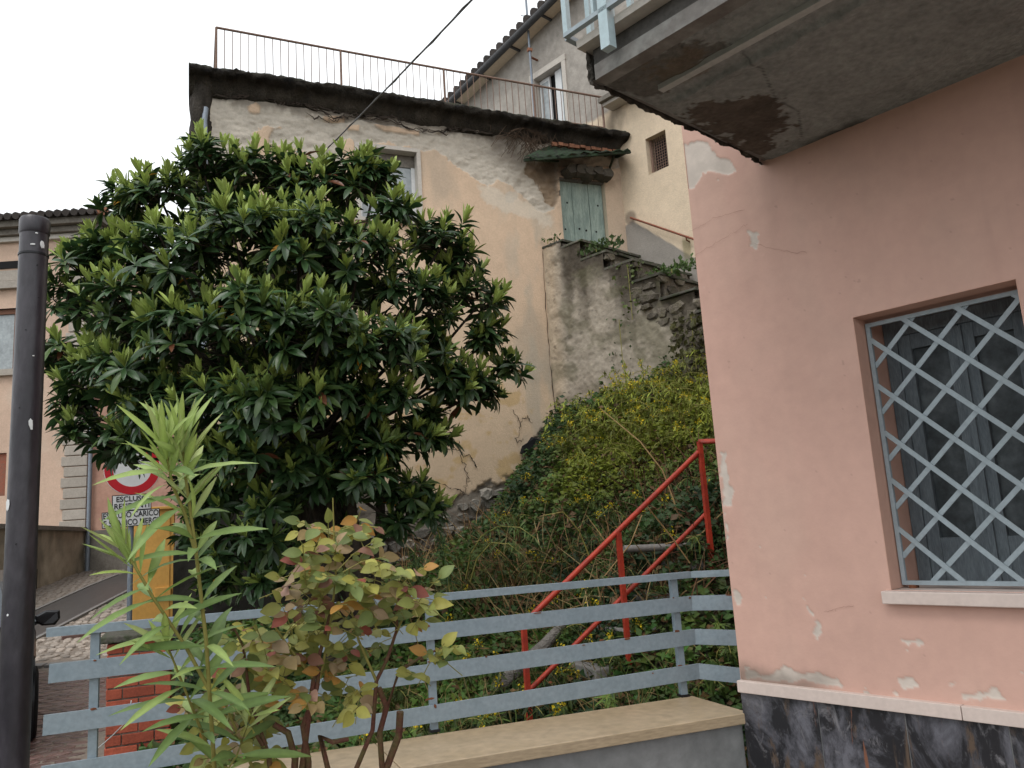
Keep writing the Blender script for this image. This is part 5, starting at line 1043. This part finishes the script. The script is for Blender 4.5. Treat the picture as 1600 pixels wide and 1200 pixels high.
mound = sstep(-20, 40, polysd(px, py, [(870, 690), (900, 655), (980, 620), (1120, 590), (1125, 700), (1060, 740), (980, 770), (900, 790), (850, 790)])+30*fbm(x*2, y*2, 3))[:, None]
C = C*(1-mound*.7)+np.array([.24, .27, .03])*mound*.7*(.6+.8*g.random(len(x)))[:, None]
br = (g.random(len(x)) < .1)[:, None]; C = np.where(br, np.array([.12, .07, .03])*(.6+.8*g.random(len(x)))[:, None], C)
scatter('ivy_ground_cover', SMALL, frames(D, N), g.uniform(.04, .09, len(x)), P, C, MT['weed'], None, None, kind='stuff', label='ivy and mixed green weeds covering the garden slope', cat='ground cover')
# arching sprays with small yellow flowers
def sprays(n, seed, poly, hmin, hmax, depth_lo, depth_hi, fl, name, label, green=(.24, .28, .04)):
    g = np.random.default_rng(seed); Ps, Ds, Ns, Ss, Cs = [], [], [], [], []; FP, FD, FN, FS, FC = [], [], [], [], []; st = MB()
    xs, ys, _ = gpts(60000, seed); Pz = np.stack([xs, ys, zgarden(xs, ys)+.1], -1); u, v = project(Pz); idx = np.where((polysd(u, v, poly) > 0))[0]; idx = g.choice(idx, min(n, len(idx)), replace=False)
    for i in idx:
        b = Pz[i]; h = g.uniform(hmin, hmax); dr = nz([g.normal(-.35, .5), -.8+g.normal(0, .35), 0]); pts = [b+dr*h*.95*s**1.5+UP*h*(s*1.5-1.15*s*s) for s in np.linspace(0, 1, 7)]
        st.tube(pts, [.005, .005, .004, .004, .003, .003, .002], 4, False); bright = g.uniform(.45, 1.3)*float(np.clip(1+2.5*fbm(b[0]*1.2, b[1]*1.2, 119), .4, 1.5))
        for k in range(26):
            s = g.uniform(.1, 1); q = np.array([np.interp(s, np.linspace(0, 1, 7), [p[j] for p in pts]) for j in range(3)]); d = nz(g.normal(0, 1, 3)+dr*.8); Ps.append(q); Ds.append(d); Ns.append([0, -.3, 1]); Ss.append(g.uniform(.045, .1)); Cs.append(np.array(green)*bright*g.uniform(.7, 1.3))
        if g.random() < fl*np.clip(1+4*fbm(b[0]*1.5, b[1]*1.5, 120), .05, 2):
            for k in range(22):
                s = g.uniform(.55, 1.02); q = np.array([np.interp(s, np.linspace(0, 1, 7), [p[j] for p in pts]) for j in range(3)])+g.normal(0, .016, 3)+UP*.012; FP.append(q); FD.append(g.normal(0, 1, 3)); FN.append(g.normal(0, 1, 3)+np.array([0, -.6, .6])); FS.append(g.uniform(.011, .024)); FC.append(np.array([.6, .45, .015])*g.uniform(.6, 1.25))
    o = scatter(name, NARROW, frames(np.array(Ds), np.array(Ns)), np.array(Ss), np.array(Ps), np.array(Cs), MT['weed'], None, None, kind='stuff', label=label, cat='weeds')
    st.build('stem', 'greenstem', o)
    if FP: scatter('yellow_flower', PETAL, frames(np.array(FD), np.array(FN)), np.array(FS), np.array(FP), np.array(FC), MT['weed'], o)
sprays(170, 3, [(860, 715), (890, 665), (980, 625), (1115, 595), (1120, 690), (1000, 740), (900, 780)], .4, .95, 0, 0, .4, 'flowering_weeds', 'yellow green flowering weeds arching over the upper slope')
sprays(80, 5, [(820, 760), (1000, 740), (1120, 720), (1130, 900), (900, 960), (700, 960), (720, 880)], .25, .5, 0, 0, .3, 'tall_weeds', 'darker tangled weeds on the middle of the slope', (.08, .12, .025))
sprays(90, 7, [(560, 960), (1150, 930), (1160, 1090), (560, 1180)], .15, .32, 0, 0, .45, 'low_flowering_weeds', 'low weeds with small yellow flowers behind the steel railing', (.09, .14, .03))
# dry grass
def drygrass(n, seed, poly, lo, hi, name, label, ctab):
    g = np.random.default_rng(seed); xs, ys, _ = gpts(80000, seed+100); Pz = np.stack([xs, ys, zgarden(xs, ys)], -1); u, v = project(Pz+UP*.15); w = polysd(u, v, poly)+60*fbm(xs*2.3, ys*2.3, seed); idx = np.where(w > 0)[0]; idx = g.choice(idx, min(n, len(idx)), replace=False); P = Pz[idx]
    D = g.normal(0, .55, P.shape)+np.array([-.15, -.3, 1.0]); N = g.normal(0, 1, P.shape); N[:, 2] = .3; S = g.uniform(lo, hi, len(P)); c = np.array(ctab)[g.integers(0, len(ctab), len(P))]*g.uniform(.6, 1.3, len(P))[:, None]
    scatter(name, BLADE, frames(D, N), np.stack([S*.5+.1, S, S], -1), P, c, MT['straw'], None, None, kind='stuff', label=label, cat='grass')
drygrass(1300, 21, [(640, 850), (760, 820), (1000, 850), (1060, 930), (820, 990), (620, 960)], .25, .6, 'dry_grass', 'straw coloured dry grass on the slope below the ivy', [(.27, .18, .08), (.2, .12, .055), (.13, .075, .04), (.3, .23, .11)])
drygrass(1000, 22, [(560, 1080), (900, 1000), (1100, 1000), (1100, 1090), (560, 1190)], .12, .35, 'low_dry_grass', 'short dry grass mixed with weeds just behind the low wall', [(.22, .16, .07), (.08, .12, .03), (.12, .1, .035)])
drygrass(500, 23, [(960, 720), (1130, 700), (1140, 950), (1000, 950)], .2, .5, 'brown_stalk_grass', 'brown withered stalks around the red handrail', [(.12, .06, .035), (.18, .11, .06), (.09, .05, .03)])
def stalk(name, pxs, rs_, m, label, heads=None):
    t = MB().tube([dep(*p) for p in pxs], rs_, 6); return t.build(name, m, None, label=label, cat='stalk')
MT['drystalk'] = mat('dry stalk', (.3, .2, .09), .8, .3, 20, .1, 60)
stalk('dry_stalk', [(1075, 850, 6.9), (1052, 780, 7.0), (1035, 735, 7.1), (1000, 690, 7.2), (940, 640, 7.6)], [.008, .008, .007, .006, .004], 'drystalk', 'long straw coloured dry stalk leaning left across the ivy')
stalk('dry_stalk', [(1040, 850, 6.3), (1095, 835, 6.5), (1130, 800, 6.6)], .006, 'drystalk', 'thin dry stalk lying between the two red rails')
stalk('dry_stalk', [(945, 900, 6.3), (985, 850, 6.4), (1003, 805, 6.5)], .005, 'drystalk', 'thin dry stalk rising beside the middle red post')
stalk('dry_stalk', [(1010, 790, 6.2), (1050, 840, 6.2), (1078, 880, 6.2)], .006, 'drystalk', 'thin dry stalk crossing down to the lower red rail')
def fern(name, pxs, label, hang=.09, n=90, c=(.1, .15, .045)):
    pts = [dep(*p) for p in pxs]; t = thing(name, pts[0], label, 'weed'); MB().tube(pts, list(np.linspace(.008, .003, len(pts))), 5).build('stem', 'greenstem', t)
    g = np.random.default_rng(int(pxs[0][0])); s = np.sort(g.uniform(.15, 1, n)); q = np.stack([np.interp(s, np.linspace(0, 1, len(pts)), [p[j] for p in pts]) for j in range(3)], -1)
    D = g.normal(0, .7, q.shape); D[:, 2] += np.where(np.arange(n) % 2 == 0, .3, -.5); scatter('leaves', NARROW, frames(D, g.normal(0, .4, q.shape)+np.array([0, -.6, .6])), np.stack([np.full(n, hang*.6), g.uniform(.6, 1.1, n)*hang, np.full(n, hang)], -1), q, np.array(c)*g.uniform(.6, 1.35, n)[:, None], MT['weed'], t, kind='stuff')
    return t
fern('arching_weed', [(728, 905, 6.9), (735, 866, 6.9), (752, 838, 6.85), (780, 822, 6.8), (812, 824, 6.7), (838, 842, 6.65)], 'tall feathery green weed arching to the right', .1)
fern('arching_weed', [(735, 910, 6.8), (745, 872, 6.8), (768, 848, 6.75), (795, 850, 6.7), (815, 866, 6.65)], 'lower of two feathery weeds arching to the right', .09)
fern('upright_weed', [(705, 940, 6.9), (698, 890, 6.9), (690, 850, 6.95), (680, 812, 7.0)], 'upright feathery green weed in front of the house foot', .12, 130, (.075, .13, .045))
fern('upright_weed', [(655, 930, 6.8), (652, 890, 6.8), (648, 862, 6.85)], 'short feathery weed left of the tall upright weed', .11, 90, (.085, .14, .045))
fern('drooping_weed', [(925, 880, 6.9), (905, 830, 6.9), (880, 800, 6.85), (850, 805, 6.8), (835, 835, 6.8)], 'brown withered weed drooping over the dry grass', .07, 70, (.2, .12, .06))
# plants on the stairs
def tuft(label, t0, t1, z, o, n, ln, c, hang=0):
    p0 = sp((t0+t1)/2, z, o); t = thing('stair_weed', p0, label, 'weed'); g = np.random.default_rng(int(abs(t0)*1000)); tt = g.uniform(t1, t0, n); oo = o+g.uniform(-.25, .08, n); P = np.array([sp(a, z+.01, b) for a, b in zip(tt, oo)])
    P[:, 2] += g.uniform(-hang, .12, n); P += NA*np.where(P[:, 2] < z, .05, 0)[:, None]
    D = g.normal(0, .7, P.shape)+UP*(.7 if not hang else -.2)+NA*.2; scatter('leaves', SMALL, frames(D, g.normal(0, .5, P.shape)+NA), g.uniform(.5, 1.1, n)*ln, P, np.array(c)*g.uniform(.5, 1.3, n)[:, None], MT['weed'], t, kind='stuff')
    MB().tube([p0-UP*hang, p0, p0+UP*.06], .006, 4).build('stem', 'greenstem', t)
tuft('green weeds growing on the third stair slab below the green door', -.75, -1.5, 5.63, .0, 150, .09, (.06, .1, .03))
tuft('small weeds at the top edge of the stair side wall', 0.02, -.3, 6.06, .04, 40, .06, (.08, .11, .03))
tuft('leafy weeds on the lower visible stair slab near the pink corner', -2.0, -2.8, 4.95, -.1, 170, .09, (.07, .12, .03))
tuft('creeper hanging down the middle of the stair side wall', -1.55, -1.95, 5.15, .06, 110, .075, (.09, .12, .03), .75)
tuft('thin trailing creeper on the lower stair side wall', -1.3, -1.75, 4.4, .09, 34, .075, (.05, .085, .03), .7)
tuft('bushy brown green plant on the stair wall beside the pink corner', -2.45, -3.1, 4.15, .1, 300, .1, (.085, .085, .03), .8)
# roots under the eaves of the old house
rt_ = thing('dry_roots', (5.2, YF-.1, 7.7), 'tangle of dry roots hanging below the roof slab beside the canopy', 'roots'); g = np.random.default_rng(8); m = MB()
for k in range(90):
    b = np.array([g.normal(5.15, .22), YF-.12, 7.95+g.uniform(-.1, .15)]); e = b+np.array([g.normal(-.05, .2), g.uniform(-.12, .0), -g.uniform(.12, .5)]); m.tube([b, (b+e)/2+np.array([g.normal(0, .06), -.04, 0]), e], .005, 3, False)
m.build('root_strands', mat('dry root', (.09, .06, .04), .9, .3, 9, 0), rt_, kind='stuff')

# ================================================================== PLANTER, OLEANDER AND ROSE IN FRONT OF THE RAILING
plt_ = thing('planter_trough', (.3, 2.6, 0), 'long cement planter trough in front of the low wall', 'planter')
for nm, c, sz in (('front_side', (.3, 2.32, .25), (1.7, .05, .5)), ('back_side', (.3, 2.93, .25), (1.7, .05, .5)), ('end_side', (-.525, 2.625, .25), (.05, .56, .5)), ('end_side', (1.125, 2.625, .25), (.05, .56, .5))): MB().box(c, sz).build(nm, 'cement', plt_, bevel=.008)
MB().box((.3, 2.625, .21), (1.6, .56, .42)).build('soil', 'soil', plt_)
OLE = tri_prim([(0, .012), (.06, .016), (.25, .058), (.5, .075), (.75, .056), (.92, .022), (1, .002)], .22, .2); OLE2 = tri_prim([(0, .012), (.06, .016), (.25, .058), (.5, .075), (.75, .056), (.92, .022), (1, .002)], .3, -.04); OLE3 = tri_prim([(0, .012), (.06, .016), (.25, .058), (.5, .075), (.75, .056), (.92, .022), (1, .002)], .12, .5)
orib = np.array([1, 1.35, 1]*7)
ole = thing('oleander', (.05, 2.55, .42), 'young oleander with long narrow light green leaves beside the pole', 'plant')
OC = [(.33, .42, .12), (.27, .36, .11), (.19, .28, .085), (.15, .23, .07), (.37, .43, .17), (.13, .2, .065)]
OM = {(s, k): leafmesh('oleander_leaf', pr, c, MT['softleaf'], orib) for s, pr in enumerate((OLE, OLE2, OLE3)) for k, c in enumerate(OC)}
def interp_path(path, s):
    L = np.r_[0, np.cumsum([np.linalg.norm(path[i+1]-path[i]) for i in range(len(path)-1)])]; L /= L[-1]; return np.array([np.interp(s, L, [p[j] for p in path]) for j in range(3)])
r = random.Random(4)
stems = [([(345, 1330, 2.35), (335, 1200, 2.25), (322, 1000, 2.2), (306, 860, 2.2), (290, 745, 2.2), (284, 690, 2.2)], .0065, .3, 15), ([(306, 865, 2.2), (288, 800, 2.19), (270, 760, 2.18), (258, 700, 2.17)], .0055, .0, 9), ([(328, 1080, 2.22), (290, 1010, 2.2), (240, 935, 2.16), (208, 880, 2.14), (196, 862, 2.14)], .0055, .15, 10), ([(330, 1180, 2.3), (310, 1130, 2.28), (290, 1080, 2.25), (262, 1010, 2.22)], .005, .2, 7), ([(332, 1240, 2.3), (370, 1180, 2.3), (392, 1120, 2.3)], .004, .3, 5)]
for si, (pp, rr1, s0, nn) in enumerate(stems):
    path = [dep(*p) for p in pp]; MB().tube(path, list(np.linspace(rr1, rr1*.55, len(path))), 8).build('stem', 'greenstem', ole)
    for k in range(nn):
        s = s0+(1-s0)*(k/(nn-1))**.85; q = interp_path(path, s); ax = nz(interp_path(path, min(1, s+.03))-interp_path(path, s-.05)); u = nz(np.cross(ax, [.2, 1, .3])); w = np.cross(ax, u); top = s > .82
        for j in range(3):
            a = k*1.05+j*2.094+r.uniform(-.25, .25); e = rad(r.uniform(58, 82)) if not top else rad(r.uniform(34, 55)); d = math.cos(e)*ax+math.sin(e)*(math.cos(a)*u+math.sin(a)*w)
            if s < .7 and r.random() < .25: continue
            ln = r.uniform(.15, .215) if not top else r.uniform(.13, .165)
            put('leaf', OM[(r.choice((0, 0, 2) if not top else (0, 1)), r.choice((1, 2, 3, 5) if not top else (0, 0, 1, 4)))], frames(np.array([d]), np.array([ax*.7+np.array([r.gauss(0, .35), -.55+r.gauss(0, .3), .35])]))[0], ln, q+d*.004, ole)
    if si < 3:
        q = path[-1]; ax = nz(path[-1]-path[-2]+np.array([.0, 0, .02])); u = nz(np.cross(ax, [.2, 1, .3])); w = np.cross(ax, u)
        for k in range(15 if si < 2 else 9):
            a = k*2.4; e = rad(6+k*3.+r.uniform(-3, 3)); d = math.cos(e)*ax+math.sin(e)*(math.cos(a)*u+math.sin(a)*w); put('leaf', OM[(1, r.choice((0, 0, 4, 1)))], frames(np.array([d]), np.array([-(math.cos(a)*u+math.sin(a)*w)]))[0], r.uniform(.1, .16), q-ax*.006*k, ole)
_rp = [(0, .03), (.08, .15), (.22, .26), (.42, .315), (.62, .27), (.8, .17), (.93, .065), (1, .004)]; ROSE = tri_prim(_rp, .1, .14); ROSE2 = tri_prim(_rp, .25, .4)
RC = [(.31, .31, .08), (.25, .28, .075), (.4, .38, .09), (.18, .23, .07), (.33, .24, .11), (.4, .29, .17), (.34, .1, .07), (.42, .22, .05), (.23, .11, .07), (.45, .26, .19)]; RWt = [18, 18, 15, 12, 8, 6, 3, 5, 4, 3]
RM = {(s, k): leafmesh('rose_leaflet', pr, c, MT['softleaf'], np.array([1, 1.1, .92]*8)) for s, pr in enumerate((ROSE, ROSE2)) for k, c in enumerate(RC)}
rose = thing('rose_bush', (.45, 2.7, .42), 'straggly rose bush with yellowing and reddish leaves', 'bush')
canes = [([(470, 1300), (472, 1200), (482, 1120), (490, 1060), (505, 1000), (520, 940)], .012, .004), ([(455, 1300), (461, 1185), (450, 1145), (428, 1132)], .012, .009), ([(480, 1300), (482, 1190), (473, 1134), (495, 1075), (500, 1040)], .011, .006), ([(545, 1300), (557, 1200), (582, 1141), (588, 1064), (605, 1030), (619, 987), (622, 930)], .009, .004), ([(590, 1300), (597, 1200), (593, 1145), (604, 1105), (592, 1075)], .01, .009), ([(606, 1300), (604, 1200), (623, 1149), (625, 1112)], .012, .012), ([(604, 1108), (623, 1050), (656, 1028), (690, 1012)], .007, .003), ([(500, 1060), (512, 1000), (525, 905), (522, 840), (520, 778)], .005, .002), ([(430, 1300), (420, 1180), (399, 1145)], .01, .006), ([(420, 1180), (390, 1090), (380, 1010), (365, 980)], .006, .003), ([(520, 1300), (512, 1200), (500, 1150), (520, 1160), (545, 1155)], .009, .007), ([(490, 1060), (450, 1010), (430, 980)], .005, .003), ([(588, 1064), (560, 1000), (548, 950), (545, 880)], .005, .002), ([(619, 990), (640, 940), (655, 920)], .004, .002), ([(395, 1200), (360, 1120), (345, 1080)], .005, .003)]
for pp, a_, b_ in canes:
    dd = 2.5; path = [dep(x, y, dd+.0006*(x-520)) for x, y in pp]; MB().tube(path, list(np.linspace(a_, b_, len(path))), 7).build('cane', 'rosewood' if a_ > .0055 else 'greenstem', rose)
r = random.Random(23)
CL = [(500, 828), (545, 838), (470, 880), (520, 875), (540, 905), (500, 920), (475, 935), (520, 945), (560, 930), (590, 900), (605, 930), (630, 898), (640, 930), (662, 955), (610, 962), (580, 960), (540, 972), (480, 968), (450, 990), (490, 1000), (520, 1020), (560, 1010), (430, 1010), (400, 1000), (460, 1030), (440, 1060), (410, 1092), (390, 1110), (370, 1040), (500, 1040), (530, 1062), (690, 1018), (672, 1040), (650, 982), (600, 1000), (350, 1095), (342, 1142), (420, 1130), (380, 1160), (540, 1105), (500, 1098), (362, 1012), (600, 880), (340, 1180), (375, 1085), (425, 1180), (320, 1110), (445, 915), (515, 845), (555, 865), (488, 860), (535, 890), (575, 915), (620, 915), (650, 935), (590, 940), (560, 985), (500, 960), (465, 955), (410, 1030), (420, 1060), (470, 1080)]
cnt = 0; pet = MB(); XT = []; CL = CL+[(x+r.uniform(-22, 22), y+r.uniform(-18, 18)) for (x, y) in CL]+[(x+r.uniform(-26, 26), y+r.uniform(-20, 20)) for (x, y) in CL if x < 560]
for (x, y) in CL:
    c = dep(x+r.uniform(-4, 4), y+r.uniform(-4, 4), 2.5+r.uniform(-.12, .12)); ax = nz([r.uniform(-1, 1), r.uniform(-1, .4), r.uniform(-.25, .6)]); side = nz(np.cross(ax, UP)); main = r.choices(range(len(RC)), RWt)[0]
    pet.tube([c-ax*.06-UP*.02, c, c+ax*.075], .0014, 4, False)
    for j, (fwd_, sd_) in enumerate(((.085, 0), (.055, 1), (.05, -1), (.015, 1), (.01, -1))):
        if r.random() < .06: continue
        d = nz(ax*(1 if sd_ == 0 else .45)+side*sd_*.9-UP*r.uniform(.05, .5)); n_ = np.array([r.gauss(0, .4), -.95+r.gauss(0, .35), .55]); k = main if r.random() < .55 else r.choices(range(len(RC)), RWt)[0]
        q_ = c+ax*fwd_*.75+side*sd_*.004; fr_ = frames(np.array([d]), np.array([n_]))[0]; cnt += 1; ls_ = r.uniform(.036, .068)
        if cnt <= 298: put('leaf', RM[(0 if r.random() < .7 else 1, k)], fr_, ls_, q_, rose)
        else: XT.append((fr_, ls_, q_, np.array(RC[k])*r.uniform(.7, 1.1)))
scatter('leaf_mass', ROSE, np.array([t[0] for t in XT]), np.array([t[1] for t in XT]), np.array([t[2] for t in XT]), np.array([t[3] for t in XT]), MT['softleaf'], rose, np.array([1, 1.1, .92]*8), kind='stuff')
pet.build('leaf_stalks', 'greenstem', rose, kind='stuff')
